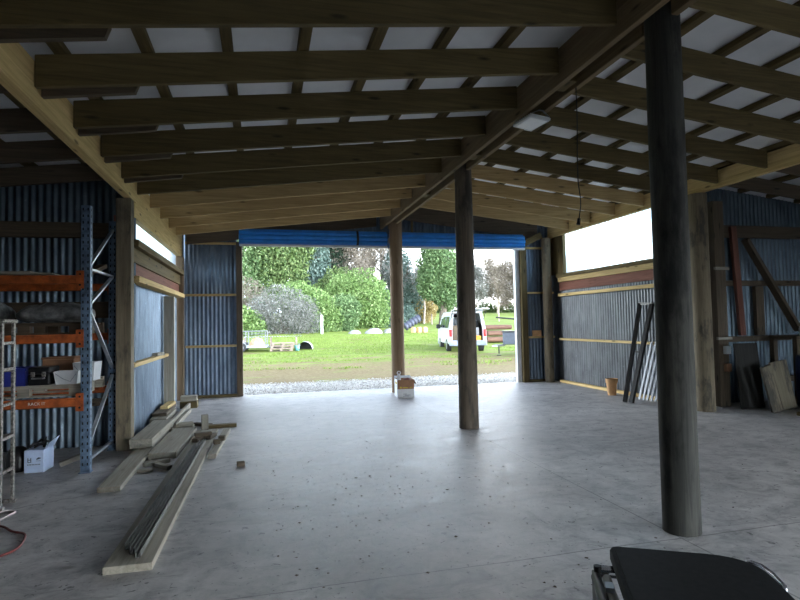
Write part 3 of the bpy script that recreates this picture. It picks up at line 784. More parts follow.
# ------------------------------------------------------------------ timber on the floor
def pl(label, p0, p1, w, th, z, mat='grey', group=None, name='plank', cat='plank'):
    """plank lying flat from p0 to p1 (floor points of its middle line)"""
    (xa, ya), (xb, yb) = p0, p1; L = math.hypot(xb-xa, yb-ya)
    return board(name, label, cat, L, w, th, ((xa+xb)/2, (ya+yb)/2, z), (0,0,math.atan2(yb-ya, xb-xa)), M[mat+'X'], group, bevel=.003)
pl('long wide plank nearest the camera, carrying the dark steel channels', (-.865,4.00), (-.80,8.80), .30, .05, .001)
pl('narrow plank with a pale edge right of the long wide plank', (-.60,7.08), (-.52,8.80), .095, .055, .001)
pl('wide plank lying between the stacked planks and the steel channels', (-1.187,7.27), (-1.13,8.92), .325, .075, .001)
pl('lower plank jutting toward the camera at the left of the timber pile', (-1.46,5.98), (-1.50,9.3), .21, .05, .001)
pl('upper plank of the left stack, second from its top', (-1.515,7.75), (-1.49,9.30), .27, .06, .052)
pl('topmost plank of the left stack', (-1.51,7.70), (-1.485,9.20), .27, .06, .113)
pl('grey plank under the far stack beside the left wall', (-1.60,9.42), (-1.62,10.88), .27, .05, .002)
pl('pale plank edge-on right of the far stack', (-1.40,9.38), (-1.375,11.45), .045, .12, .002)
pl('second pale plank right of the far stack, nearer the doors', (-1.335,9.45), (-1.31,11.0), .05, .07, .002)
pl('short thick plank on the grey plank at the near end of the far stack', (-1.61,9.50), (-1.62,10.6), .25, .09, .053)
pl('dark plank halfway up the far stack', (-1.63,9.75), (-1.64,10.86), .22, .05, .144, 'dark')
pl('pinkish offcut on top of the far stack', (-1.63,10.2), (-1.60,10.85), .13, .05, .195, 'pine')
board('wood_offcut', 'squared block at the top right of the far stack', 'offcut', .30, .22, .10, (-1.40,11.62,.14), (0,0,.05), M['greyX'])
board('wood_offcut', 'block under the squared block of the far stack', 'offcut', .32, .24, .13, (-1.40,11.64,.002), (0,0,.02), M['rafterX'])
# steel channels on the long plank
ch = []
for i, (a, b_) in enumerate((((-.925,4.27),(-.835,7.62)), ((-.875,4.18),(-.795,7.80)), ((-.822,4.10),(-.755,7.85)))):
    (xa, ya), (xb, yb) = a, b_; L = math.hypot(xb-xa, yb-ya)
    m_ = MB()
    m_.box(-L/2,L/2,-.016,.016,0,.004).box(-L/2,L/2,-.016,-.012,0,.045).box(-L/2,L/2,.012,.016,0,.045)
    o = m_.build('steel_channel', M['darksteel'], loc=((xa+xb)/2,(ya+yb)/2,.052), rot=(0,0,math.atan2(yb-ya,xb-xa)))
    tag(o, 'long dark steel channel on the long wide plank, %s' % ('leftmost of three','middle of three','rightmost of three')[i], 'steel channel', 'steel channels')
# offcuts scattered on and round the planks
OFF = [('grey offcut lying slantwise on the floor in front of the wide middle plank', .30,.07,.045,(-1.20,7.00,.001),(0,0,.6)),
       ('grey offcut propped against the slantwise offcut, near the steel channels', .26,.07,.045,(-1.10,6.80,.001),(0,0,-.85)),
       ('flat little offcut beside the propped offcuts', .16,.09,.025,(-1.27,6.70,.001),(0,0,.2)),
       ('dark offcut at the far end of the steel channels, left one', .26,.08,.05,(-.845,7.99,.053),(0,0,1.3)),
       ('dark offcut at the far end of the steel channels, right one', .24,.09,.05,(-.70,8.13,.053),(0,0,1.3)),
       ('dark offcut resting on the other two at the far end of the steel channels', .22,.07,.045,(-.79,8.05,.105),(0,0,.3)),
       ('little dark block on the narrow plank, nearer the camera', .08,.06,.06,(-.585,7.66,.057),(0,0,.2)),
       ('little dark block on the narrow plank, farther from the camera', .08,.06,.065,(-.535,7.88,.057),(0,0,-.2)),
       ('small dark block alone on the open floor right of the timber', .085,.06,.055,(-.245,6.60,.001),(0,0,.15)),
       ('flat brown offcut at the far end of the long wide plank', .52,.12,.05,(-.66,9.20,.001),(0,0,.03)),
       ('pale offcut lying across the far end of the wide middle plank', .34,.08,.05,(-1.20,9.06,.001),(0,0,.1)),
       ('second pale offcut behind the wide middle plank', .30,.09,.06,(-1.20,9.32,.001),(0,0,-.2)),
       ('short pale offcut stacked on those behind the wide middle plank', .26,.10,.05,(-1.18,9.20,.063),(0,0,.35)),
       ('dark slanting offcut left of the upright offcut', .36,.07,.05,(-.93,9.42,.001),(0,0,-.7))]
for i, (lab, L, W, T, loc, rot) in enumerate(OFF):
    board('wood_offcut', lab, 'offcut', L, W, T, loc, rot, M['darkX' if 'dark' in lab else ('rafterX' if 'brown' in lab else 'greyX')])
board('wood_offcut', 'offcut standing upright at the far end of the long wide plank', 'offcut', .10, .08, .24, (-.86,9.02,.001), (0,0,.2), M['greyZ'])

# ------------------------------------------------------------------ cardboard box and bottle by the door post
t = thing('cardboard_box', 'cardboard box with white lower half standing at the post between the doors', 'box', (2.97, 11.60, 0), (0,0,-.10))
w, d, h = .36, .46, .38
b = MB().box(-w/2,w/2,-d/2,-d/2+.006,.185,h).box(-w/2,w/2,d/2-.006,d/2,.185,h).box(w/2-.006,w/2,-d/2,d/2,.185,h)
b.build('upper_side', M['card'], t)
MB().box(-w/2,w/2,-d/2,-d/2+.006,0,.184).box(-w/2,w/2,d/2-.006,d/2,0,.184).box(w/2-.006,w/2,-d/2,d/2,0,.184).box(-w/2,w/2,-d/2,d/2,0,.006).build('lower_side', M['lightgrey'], t)
MB().box(-w/2,-w/2+.006,-d/2,d/2,0,h).build('end_panel', M['cardwhite'], t)
f = MB(); f.add([(w/2,-d/2,h),(w/2,d/2,h),(w/2+.045,d/2,h-.10),(w/2+.045,-d/2,h-.10),(w/2+.004,-d/2,h),(w/2+.004,d/2,h),(w/2+.049,d/2,h-.10),(w/2+.049,-d/2,h-.10)], [(0,1,2,3),(7,6,5,4),(0,4,5,1),(2,6,7,3),(0,3,7,4),(1,5,6,2)])
f.build('flap', M['card'], t)
f = MB(); f.add([(-w/2,d/2,h),(w/2,d/2,h),(w/2,d/2+.06,h+.04),(-w/2,d/2+.06,h+.04),(-w/2,d/2-.004,h),(w/2,d/2-.004,h),(w/2,d/2+.056,h+.044),(-w/2,d/2+.056,h+.044)], [(0,1,2,3),(7,6,5,4),(0,4,5,1),(2,6,7,3),(0,3,7,4),(1,5,6,2)])
f.build('rear_flap', M['cardwhite'], t)
p = MB()
for x0, x1, z0_, z1_ in ((-.03,.10,.05,.066),(-.06,.02,.074,.088),(-.065,.06,.03,.044)): p.box(x0,x1,-d/2-.0015,-d/2,z0_,z1_)
p.build('lettering', M['inkgrey'], t)
p = MB().box(-.13,-.09,-d/2-.0015,-d/2,.20,.235).box(-.07,.05,-d/2-.0015,-d/2,.205,.225).box(.08,.14,-d/2-.0015,-d/2,.20,.225); p.build('lettering', M['yellowink'], t)
p = MB().box(-w/2-.0015,-w/2,-.16,.10,.28,.325); p.build('printed_band', M['yellowink'], t)
p = MB().box(-w/2-.0015,-w/2,-.12,.0,.235,.247); p.build('lettering', M['inkgrey'], t)
MB().lathe([(.0,.30),(.085,.31),(.08,.37),(.04,.40),(0,.405)], 14, c=(.075,0,0), wob=lambda a, z: 1+.15*math.sin(a*3+z*30)).build('packing', M['redcord'], t, smooth=True)
t2 = thing('jug', 'small white jug with a loop handle standing in the cardboard box', 'jug', (2.87, 11.66, .30))
MB().lathe([(0,0),(.042,0),(.045,.02),(.045,.13),(.03,.17),(.02,.18)], 16).build('body', M['white'], t2, smooth=True)
MB().tube([(math.cos(a)*.036, -.005, .205+math.sin(a)*.036) for a in np.linspace(-.9, PI+.9, 14)], .011).build('handle', M['white'], t2, smooth=True)
MB().cyl((0,0,.18),(0,0,.20),.018,n=12).build('cap', M['inkgrey'], t2)

# ------------------------------------------------------------------ lamp and cable on the ridge beam
t = thing('flood_light', 'flat white rectangular floodlight slung under the ridge beam', 'lamp', (2.94, 5.53, 3.80), (.05, .12, .05))
MB().box(-.125,.125,-.20,.20,-.018,.018).build('housing', M['lightgrey'], t, bevel=.008)
MB().box(-.10,.10,-.165,.165,-.0215,-.0175).build('lens', M['ledface'], t)
MB().bar((-.11,-.19,.02),(-.02,-.19,.075),.02,.006).bar((.11,-.19,.02),(.02,-.19,.075),.02,.006).bar((-.03,-.19,.075),(.03,-.19,.075),.02,.006).build('bracket', M['zinc'], t)
f = MB()
for k in range(9): f.box(-.11, .11, -.16+k*.04, -.155+k*.04, .018, .034)
f.build('cooling_fins', M['lightgrey'], t)
t = thing('hanging_cable', 'thin black cable with a plug hanging from the ridge beam mid shed', 'cable', (3.0, 4.72, 3.86))
pts = [(0,0,0),(.002,0,-.3),(.0,.01,-.6),(-.004,.012,-.80),(.005,.02,-.95),(.028,.03,-1.08),(.030,.035,-1.16),(.015,.03,-1.24),(.006,.03,-1.29)]
P = []
for i in range(len(pts)-1):
    a, b_, c, d_ = [Vector(pts[min(max(j,0),len(pts)-1)]) for j in (i-1,i,i+1,i+2)]
    for k in range(5):
        u = k/5; P.append(.5*((2*b_)+(c-a)*u+(2*a-5*b_+4*c-d_)*u*u+(3*b_-a-3*c+d_)*u**3))
P.append(Vector(pts[-1]))
MB().tube(P, .0055).build('cord', M['cable'], t, smooth=True)
MB().cyl((.006,.03,-1.285),(-.004,.03,-1.345),.016,.02,n=12).build('plug', M['black'], t)

# ------------------------------------------------------------------ things by the right wall
t = thing('steel_trestle', 'narrow black steel trestle frame leaning on the right wall beside the terracotta pot', 'frame', (6.62, 9.13, 0))
q = [(.0,.0,.02), (.05,-.12,.02), (.74,.43,1.88), (.745,.09,1.86)]
MB().bar(q[0], q[2], .07, .06).build('rail', M['blackmetal'], t, bevel=.004)
MB().bar(q[1], q[3], .085, .06).build('rail', M['blackmetal'], t, bevel=.004)
MB().bar((.74,.46,1.88),(.745,.06,1.86), .05, .05).build('top_bar', M['darksteel'], t, bevel=.004)
MB().bar((.37,.215,.95),(.40,-.015,.94), .03, .03).build('cross_bar', M['blackmetal'], t)
t = thing('flower_pot', 'terracotta flower pot on the floor by the right wall', 'pot', (7.06, 10.15, 0))
MB().lathe([(.0,0),(.085,0),(.108,.26),(.118,.26),(.122,.34),(.108,.34),(.10,.27),(.0,.27)], 28).build('body', M['terracotta'], t, smooth=False)
soften(t.children[0], .5)
MB().cyl((0,0,.272),(0,0,.29),.0985,n=24).build('soil', M['soil'], t)
for i in range(5):
    y = 9.12-.085*i
    stick('metal_strip', 'pale ribbed metal strip leaning on the right wall, %s counting away from the black frame' % ORD[i], 'metal strip',
          (6.93+.02*i, y, .05), (7.33, y+.10-.03*i, 1.12), .06, .018, M['strip'], 'pale strips on the right wall', up=(1,0,.4))
# right lean-to clutter
def leaning(label, x, y, w, h, th, tilt, rz, mat, name='board', cat='board', roll=0):
    b = MB().box(-w/2, w/2, 0, th, 0, h)
    o = b.build(name, M[mat], bevel=.003, loc=(x, y, .004), rot=(-tilt, roll, rz)); return tag(o, label, cat)
o = leaning('tall dark plywood sheet leaning behind the boards in the right lean-to', 8.19, 7.80, .50, 1.12, .02, .10, 0, 'blackply', 'plywood_sheet', 'sheet')
leaning('weathered leaning board with knots, leftmost of the boards in the right lean-to', 8.22, 7.36, .20, .76, .04, .10, 0, 'postZ', roll=-.16)
leaning('narrow dark leaning board between the two wider ones at right', 8.41, 7.46, .10, .78, .04, .10, 0, 'darkZ', roll=-.20)
leaning('broad grey leaning board, rightmost of the boards in the right lean-to', 8.63, 7.52, .36, .82, .03, .10, 0, 'postZ', roll=-.12)
t = thing('plastic_drum', 'dark blue plastic drum at the right edge in the lean-to', 'drum', (9.12, 7.43, 0))
MB().lathe([(.0,0),(.25,0),(.27,.03),(.275,.28),(.285,.30),(.275,.32),(.275,.58),(.285,.60),(.275,.62),(.27,.86),(.25,.90),(.0,.90)], 30).build('body', M['drum'], t, smooth=True)
MB().cyl((.1,0,.90),(.1,0,.93),.035,n=14).build('bung', M['black'], t)
MB().cyl((-.1,0,.90),(-.1,0,.925),.02,n=14).build('bung', M['black'], t)
pl('lower pale timber on the floor in front of the blue drum', (8.20,6.98), (9.9,6.88), .10, .06, .002, 'rafter')
pl('upper orange-brown timber on the floor in front of the blue drum', (8.42,7.10), (9.9,7.0), .09, .11, .002, 'pine')
t = thing('workbench', 'dark workbench against the right lean-to wall', 'workbench', (10.3, 8.05, 0))
MB().box(-1.15,1.15,-.28,.28,1.17,1.22).build('top', M['darkX'], t, bevel=.004)
for x in (-1.09, 1.09):
    for y in (-.23,.23): MB().box(x-.045,x+.045,y-.045,y+.045,0,1.17).build('leg', M['darkZ'], t)
MB().box(-1.09,1.09,-.03,.03,.40,.50).build('rail', M['darkX'], t)
t = thing('spray_bottle', 'white plastic bottle on the dark workbench at the right edge', 'bottle', (9.55, 7.98, 1.222))
MB().lathe([(0,0),(.055,0),(.06,.01),(.06,.12),(.045,.16),(.02,.175),(.02,.20)], 18).build('body', M['white'], t, smooth=True)
MB().cyl((0,0,.20),(0,0,.235),.024,n=14).build('cap', M['lightgrey'], t)
MB().box(-.06,.02,-.014,.014,.235,.262).build('nozzle', M['lightgrey'], t, bevel=.004)

# ------------------------------------------------------------------ trolley in the near right corner
t = thing('mat_trolley', 'black mat-topped trolley with tubular frame in the near right corner', 'trolley', (1.62, 2.40, 0), (0,0,-.51))
# local: x along the far edge (to the right), y negative toward the camera; top at z = .50
def rpoly(pts, rad, seg=6):
    out = []; n = len(pts)
    for i in range(n):
        p0, p1, p2 = Vector(pts[i-1]), Vector(pts[i]), Vector(pts[(i+1) % n]); r = rad[i]
        a = (p0-p1).normalized()*r; b_ = (p2-p1).normalized()*r
        for k in range(seg+1):
            u = k/seg; out.append(tuple((p1+a)*(1-u)**2 + p1*2*u*(1-u) + (p1+b_)*u*u))
    return out
poly = rpoly([(.0,0),(.62,.0),(.66,-.62),(.02,-.62)], [.05,.20,.10,.05])
b = MB(); n = len(poly); zz = [(.44,.985),(.455,1.0),(.49,1.0),(.50,.985)]
vs = [((x-.33)*s+.33, (y+.31)*s-.31, z) for z, s in zz for x, y in poly]
b.add(vs, [tuple(range(n-1,-1,-1)), tuple(range(3*n,4*n))] + [(k*n+i, k*n+(i+1)%n, (k+1)*n+(i+1)%n, (k+1)*n+i) for k in range(3) for i in range(n)])
soften(b.build('mat_top', M['rubber'], t), .5)
pb = MB()
pin = [((x-.33)*.93+.33, (y+.31)*.93-.31) for x, y in poly]
pb.add([(x,y,.5005) for x,y in pin]+[(x,y,.506) for x,y in pin], [tuple(range(n,2*n))]+[(i,(i+1)%n,n+(i+1)%n,n+i) for i in range(n)])
pb.build('tread_mat', M['rubber'], t)
MB().cyl((-.06,-.085,.41),(.12,-.085,.41),.028,n=18).build('tube_stub', M['chrome'], t)
MB().cyl((-.066,-.085,.41),(-.061,-.085,.41),.025,n=18).build('tube_plug', M['black'], t)
MB().cyl((-.07,-.13,.40),(-.035,-.62,.40),.022,n=14).build('frame_tube', M['blackmetal'], t)
MB().cyl((-.025,-.16,.41),(.0,-.62,.41),.020,n=14).build('frame_tube', M['darksteel'], t)
MB().box(-.045,-.01,-.34,-.28,.43,.45).build('clamp_plate', M['zinc'], t)
MB().box(-.085,-.065,-.62,-.075,.06,.41).build('side_panel', M['black'], t, bevel=.004)
MB().box(-.12,.62,-.60,-.06,.10,.13).build('base_shelf', M['blackmetal'], t, bevel=.004)
for x in (-.06,.58):
    for y in (-.10,-.56):
        MB().cyl((x,y,.06),(x,y,.44),.018,n=12).build('leg', M['blackmetal'], t)
        MB().cyl((x-.015,y,.04),(x+.015,y,.04),.04,n=18).build('castor', M['rubber'], t)
MB().tube([(.57,-.01,.47),(.605,-.022,.485),(.63,-.07,.49),(.648,-.15,.49),(.655,-.25,.485),(.64,-.29,.47)], .010, 10).build('chrome_handle', M['chrome'], t, smooth=True)
# ------------------------------------------------------------------ outside: van, trailer, logs, junk
def gz(x, y): return ground_z(x, y)
vx, vy = 9.78, 25.46
t = thing('van', 'white delivery van seen from behind with its tailgate raised, on the grass', 'van', (vx, vy, gz(vx,vy)+.02), (0,0,math.radians(78.6)))
# local: x forward from the rear end, y to the left
W2 = .92
prof = [(0.02,.42),(0.0,.9),(.02,1.05),(.16,1.93),(.35,1.98),(3.2,1.98),(3.75,1.82),(4.25,1.18),(4.62,1.02),(4.70,.70),(4.68,.38)]
def side_y(z): return W2 if z < 1.05 else W2-.16*((z-1.05)/.93)
def vshell(s):
    b = MB()
    out = [(x, s*side_y(z), z) for x, z in prof]; inn = [(x, s*(side_y(z)-.06), z) for x, z in prof]
    n = len(prof); b.add(out+inn, [tuple(range(n)), tuple(range(2*n-1,n-1,-1))]+[(i,(i+1)%n,n+(i+1)%n,n+i) for i in range(n)])
    return b
body = MB()
for s in (1,-1): sh = vshell(s); body.add(sh.v, sh.f)
# roof, bonnet, windscreen frame, nose skinned between the sides
for (xa,za),(xb,zb) in zip(prof[3:], prof[4:]):
    ya, yb = side_y(za)-.01, side_y(zb)-.01
    body.add([(xa,-ya,za),(xa,ya,za),(xb,yb,zb),(xb,-yb,zb),(xa,-ya,za-.05),(xa,ya,za-.05),(xb,yb,zb-.05),(xb,-yb,zb-.05)],
             [(0,1,2,3),(7,6,5,4),(0,4,5,1),(1,5,6,2),(2,6,7,3),(3,7,4,0)])
body.box(.02, 4.6, -W2+.03, W2-.03, .38, .44)
body.box(.0, .10, -W2+.01, -W2+.17, .44, 1.05).box(.0, .10, W2-.17, W2-.01, .44, 1.05)
body.add([(.02,s*(W2-.16),1.05) for s in (1,)]+[(.02,W2,1.05),(.16,side_y(1.93),1.93),(.16,side_y(1.93)-.13,1.93),(.10,W2-.16,1.05),(.10,W2,1.05),(.24,side_y(1.93),1.93),(.24,side_y(1.93)-.13,1.93)], [(0,1,2,3),(7,6,5,4),(0,4,5,1),(1,5,6,2),(2,6,7,3),(3,7,4,0)])
body.add([(.02,-(W2-.16),1.05),(.02,-W2,1.05),(.16,-side_y(1.93),1.93),(.16,-(side_y(1.93)-.13),1.93),(.10,-(W2-.16),1.05),(.10,-W2,1.05),(.24,-side_y(1.93),1.93),(.24,-(side_y(1.93)-.13),1.93)], [(0,1,2,3),(7,6,5,4),(0,4,5,1),(1,5,6,2),(2,6,7,3),(3,7,4,0)])
soften(body.build('body', M['vanwhite'], t), .4)
for s in (1,-1):
    for xa, xb in ((.45,1.65),(1.78,2.85),(2.98,3.75)):
        w_ = MB()
        zt = 1.74 if xb < 3.5 else 1.66
        xt = xb if xb < 3.5 else xb-.18
        w_.add([(xa,s*(side_y(1.18)+.006),1.18),(xb,s*(side_y(1.18)+.006),1.18),(xt,s*(side_y(zt)+.006),zt),(xa,s*(side_y(zt)+.006),zt)], [(0,1,2,3)])
        w_.build('side_window', M['glass'], t)
    for x in (.95, 3.75):
        w_ = MB().cyl((x,s*(W2-.20),.30),(x,s*(W2+.01),.30),.32,n=28)
        wo = w_.build('wheel', M['tyre'], t); soften(wo, .6)
        MB().cyl((x,s*(W2),.30),(x,s*(W2+.018),.30),.19,n=20).build('hub', M['zinc'], wo)
    MB().box(-.012,.03,s*(W2-.08)-.07,s*(W2-.08)+.07,.74,1.10).build('tail_light', M['tail'], t, bevel=.01)
    MB().box(-.008,.03,s*(W2-.08)-.05,s*(W2-.08)+.05,.64,.735).build('reverse_light', M['lightgrey'], t, bevel=.008)
    MB().box(3.45,3.60,s*W2-.0 if s>0 else -W2-.22,W2+.22 if s>0 else -W2,1.12,1.36).build('mirror', M['black'], t, bevel=.03)
MB().box(-.13,.06,-W2,W2,.30,.56).build('rear_bumper', M['bumper'], t, bevel=.03)
MB().box(4.62,4.80,-W2,W2,.24,.58).build('front_bumper', M['bumper'], t, bevel=.03)
w_ = MB(); w_.add([(3.28,-.70,1.97),(3.28,.70,1.97),(4.22,.82,1.24),(4.22,-.82,1.24)], [(0,1,2,3)]); w_.v = [(x+.03,y,z+.03) for x,y,z in w_.v]; w_.build('windscreen', M['glass'], t)
# raised tailgate: hinged at the rear roof edge, pointing back and slightly up
tg = MB(); tg.add([(.16,-.76,1.95),(.16,.76,1.95),(-1.20,.84,2.04),(-1.20,-.84,2.04),(.17,-.76,2.01),(.17,.76,2.01),(-1.22,.84,2.10),(-1.22,-.84,2.10)], [(0,1,2,3),(7,6,5,4),(0,4,5,1),(1,5,6,2),(2,6,7,3),(3,7,4,0)])
g = tg.build('tailgate', M['vanwhite'], t, bevel=.015)
tg = MB(); tg.add([(.02,-.62,1.966),(.02,.62,1.966),(-.62,.66,1.995),(-.62,-.66,1.995)], [(0,1,2,3)]); tg.build('rear_window', M['glass'], g)
for s in (1,-1): MB().cyl((.08,s*.80,1.55),(-.55,s*.80,1.96),.014,n=8).build('gas_strut', M['black'], t)
MB().box(1.75,1.80,-W2+.09,W2-.09,.45,1.72).build('bulkhead', M['bumper'], t)
for s in (1,-1): MB().box(.35,1.70,s*.80-.03,s*.80+.03,.46,1.55).build('interior_lining', M['blackmetal'], t)
VM = t.matrix_basis.copy()
vp = Matrix.Translation(Vector((vx,vy,gz(vx,vy)+.02))) @ Matrix.Rotation(math.radians(78.6), 4, 'Z')
def inv(p): return tuple(vp @ Vector(p))
VR = (0,0,math.radians(78.6))
def inbox(name, label, cat, x0, x1, y0, y1, z0, z1, mat):
    c = inv(((x0+x1)/2,(y0+y1)/2,z0))
    o = MB().box((x0-x1)/2,(x1-x0)/2,(y0-y1)/2,(y1-y0)/2,0,z1-z0).build(name, M[mat], bevel=.02, loc=c, rot=VR)
    return tag(o, label, cat)
inbox('tool_bin', 'orange plastic bin at the right of the open van boot', 'bin', .12,.50,-.69,-.20,.445,.78,'orangebin')
inbox('storage_box', 'dark brown box in the left of the open van boot', 'box', .35,.9,.28,.69,.445,1.30,'darkX')
inbox('tool_bag', 'black tool bag in the middle of the open van boot', 'bag', .20,.60,-.12,.26,.445,.92,'black')
inbox('storage_box', 'grey box behind the orange bin inside the van', 'box', .62,1.25,-.69,-.12,.445,1.18,'lightgrey')
inbox('storage_box', 'black box on top of the grey box inside the van', 'box', .66,1.2,-.66,-.16,1.182,1.50,'black')
# trailer, mostly hidden by the right jamb
tx, ty = 11.25, 22.9
t = thing('trailer', 'grey box trailer with black mudguard partly behind the right door jamb', 'trailer', (tx, ty, gz(tx,ty)), (0,0,math.radians(-25)))
MB().box(-.72,1.1,-.6,.6,.50,1.05).build('box_body', M['trailer'], t, bevel=.015)
MB().box(-.76,1.14,-.64,.64,1.05,1.10).build('top_rim', M['blackmetal'], t, bevel=.008)
MB().bar((-.6,0,.46),(-1.15,0,.44),.09,.09).build('drawbar', M['zinc'], t)
MB().box(-1.2,-.95,-.25,.25,.40,.44).build('step_plate', M['lightgrey'], t)
MB().cyl((-.9,-.1,.40),(-.9,-.1,.08),.03,n=10).box(-1.0,-.8,-.2,0,0,.03).build('jockey_stand', M['blackmetal'], t)
for s in (1,-1):
    wo = MB().cyl((.25,s*.64,.31),(.25,s*.80,.31),.31,n=26).build('wheel', M['tyre'], t); soften(wo, .6)
    MB().cyl((.25,s*.79,.31),(.25,s*.812,.31),.16,n=18).build('hub', M['zinc'], wo)
    pts = [(.25+math.cos(a)*.38, s*.72, .31+math.sin(a)*.38) for a in np.linspace(.15, PI-.15, 12)]
    mg = MB()
    for a, b_ in zip(pts, pts[1:]): mg.add([(a[0],s*.63,a[2]),(a[0],s*.83,a[2]),(b_[0],s*.83,b_[2]),(b_[0],s*.63,b_[2])], [(0,1,2,3)])
    mg.build('mudguard', M['black'], t)
MB().cyl((.1,.2,1.10),(.1,.2,1.62),.035,n=10).cyl((.1,.2,1.60),(-1.0,.0,1.72),.035,n=10).build('hoist_arm', M['blackmetal'], t)
MB().box(-.10,.10,.05,.35,1.10,1.30).build('winch', M['black'], t, bevel=.02)
# log pile
lx, ly = 13.8, 31.2
k = 0
for row, n_ in enumerate((4,3,2)):
    for i in range(n_):
        y = ly + (i-(n_-1)/2)*.42; r = .15+.015*math.sin(k*2.3); x = lx-.85+.12*math.sin(k*1.9)
        w = lambda a, z, s_=k: 1+.09*mnoise.noise((math.cos(a)*1.3+s_*3, math.sin(a)*1.3, z))
        o = MB().lathe([(0,0),(r,0),(r*1.03,.6),(r*.97,1.2),(r*.93,1.7),(0,1.7)], 14, wob=w).build('log', M['logs'], loc=(x, y, gz(lx,ly)+.19+row*.36), rot=(0, PI/2, .02*math.sin(k)))
        soften(o, .6)
        tag(o, 'reddish log in the heap right of the van, %s row, %s from the front' % (('bottom','middle','top')[row], ORD[i]), 'log', 'log heap'); k += 1
# ribbed pipe propped on orange lumps
px, py = 11.7, 43.3; pz = gz(px, py)
t = thing('ribbed_pipe', 'fat dark ribbed pipe propped at a slant on orange blocks beyond the van', 'pipe', (px-.45, py, pz+.44), (0, math.radians(60), .1))
prof = []
for i in range(41):
    z = 1.5*i/40; prof.append((.30+.035*(1 if (i//4) % 2 == 0 else -1), z))
MB().lathe([(.0,0)]+prof+[(0,1.5)], 22).build('body', M['pipe'], t)
for i in range(3):
    x = px+.10+.47*i
    o = MB().lathe([(0,0),(.19,0),(.20,.3),(.16,.42),(0,.45)], 14, wob=lambda a, z: 1+.12*math.sin(a*3+i)).build('clay_block', M['orangelog'], loc=(x, py-.62, gz(x,py)-.02)); soften(o, .7)
    tag(o, 'orange-brown block under the ribbed pipe, %s from the left' % ORD[i], 'block', 'orange blocks')
# pale rubble at the foot of the big bush
for i, (x, y, s_) in enumerate(((7.2,43.4,.55),(8.75,43.5,.75),(10.1,43.7,.5),(10.4,45.3,.5))):
    o = MB().lathe([(0,0),(s_,0),(s_*.85,s_*.3),(s_*.45,s_*.55),(0,s_*.6)], 14, wob=lambda a, z, s2=i: 1+.3*mnoise.noise((math.cos(a)*1.6+s2*5, math.sin(a)*1.6, z*2))).build('boulder', M['rubble'], loc=(x,y,gz(x,y)-.05)); soften(o, .5)
    tag(o, 'pale boulder at the foot of the big green bush, %s from the left' % ORD[i], 'boulder', 'pale boulders')
# cage trailer, pallets, tarp and trough at left
t = thing('cage_trailer', 'galvanised mesh cage trailer at the left edge of the doorway view', 'trailer', (-.75, 30.1, gz(-.75,30.1)), (0,0,-.08))
b = MB()
for x in (-1.0,0,1.0):
    for y in (-.7,.7): b.cyl((x,y,.25),(x,y,1.05),.022,n=8)
for z in (.30,1.05):
    for y in (-.7,.7): b.cyl((-1,y,z),(1,y,z),.022,n=8)
    for x in (-1.0,1.0): b.cyl((x,-.7,z),(x,.7,z),.022,n=8)
b.build('cage_frame', M['cagemetal'], t)
b = MB()
for i in range(1,12):
    for y in (-.7,.7): b.cyl((-1+i/6,y,.30),(-1+i/6,y,1.05),.006,n=5)
for z in (.45,.6,.75,.9):
    for y in (-.7,.7): b.cyl((-1,y,z),(1,y,z),.006,n=5)
b.build('mesh', M['cagemetal'], t)
MB().box(-1.05,1.05,-.75,.75,.20,.30).build('deck', M['rackgrey'], t, bevel=.01)
MB().bar((1.0,0,.22),(1.75,0,.20),.07,.07).build('drawbar', M['zinc'], t)
for s in (1,-1):
    wo = MB().cyl((-.2,s*.78,.24),(-.2,s*.90,.24),.24,n=22).build('wheel', M['tyre'], t); soften(wo,.6)
    MB().cyl((-.2,s*.89,.24),(-.2,s*.905,.24),.12,n=14).build('hub', M['zinc'], wo)
def blob(name, label, cat, x, y, z, r, h, mat, seed, sx=1, sy=1):
    o = MB().lathe([(0,0),(r,0),(r,h*.4),(r*.7,h*.8),(0,h)], 16, wob=lambda a, zz: 1+.3*mnoise.noise((math.cos(a)*1.6+seed, math.sin(a)*1.6, zz*3))).build(name, M[mat], loc=(x,y,z)); o.scale = (sx,sy,1); soften(o,.5)
    return tag(o, label, cat)
blob('scrap_bundle', 'pinkish-brown bundle in the mesh cage trailer', 'bundle', -.25, 29.95, gz(-.7,30)+.305, .30, .42, 'orangelog', 2, 1.2)
blob('scrap_bundle', 'pale grey bundle at the left in the mesh cage trailer', 'bundle', -1.15, 30.0, gz(-.7,30)+.305, .30, .34, 'tarp', 6, 1.1)
for i in range(3):
    pallet('pallet', 'pallet in the stack on the grass by the trailer, %s' % ('bottom one','middle one','top one')[i], 1.0+.03*i, 29.75, gz(1,29.75)+.01+.145*i, 1.15, 1.0, -.06+.05*i, 'palewood', 'pallets on the grass')
t = thing('trough', 'grey open-ended trough with a dark inside beside the pallets', 'trough', (2.25, 30.3, gz(2.25,30.3)), (0,0,-.15))
b = MB()
R_ = [(math.cos(a)*.42, math.sin(a)*.42) for a in np.linspace(PI*.0, PI, 15)]
for (xa,za),(xb,zb) in zip(R_, R_[1:]): b.add([(xa,-.4,za),(xb,-.4,zb),(xb,.6,zb),(xa,.6,za)], [(0,1,2,3)])
b.build('shell', M['tarp'], t)
MB().prism([(math.cos(a)*.40, math.sin(a)*.40) for a in np.linspace(0, PI, 15)], .35, .37).build('inner_wall', M['black'], t)
t = thing('flat_sheet', 'pale grey sheet of iron lying on the grass behind the pallets', 'sheet', (.5, 32.0, gz(.5,32.0)+.06), (0,0,-.05))
b = corr(MB(), 3.4, -.45, .45, .15, .02, x0=-1.7); b.v = [(x, z, y+.02+.55) for x, y, z in b.v]; b.build('iron', M['tarp'], t, smooth=True)
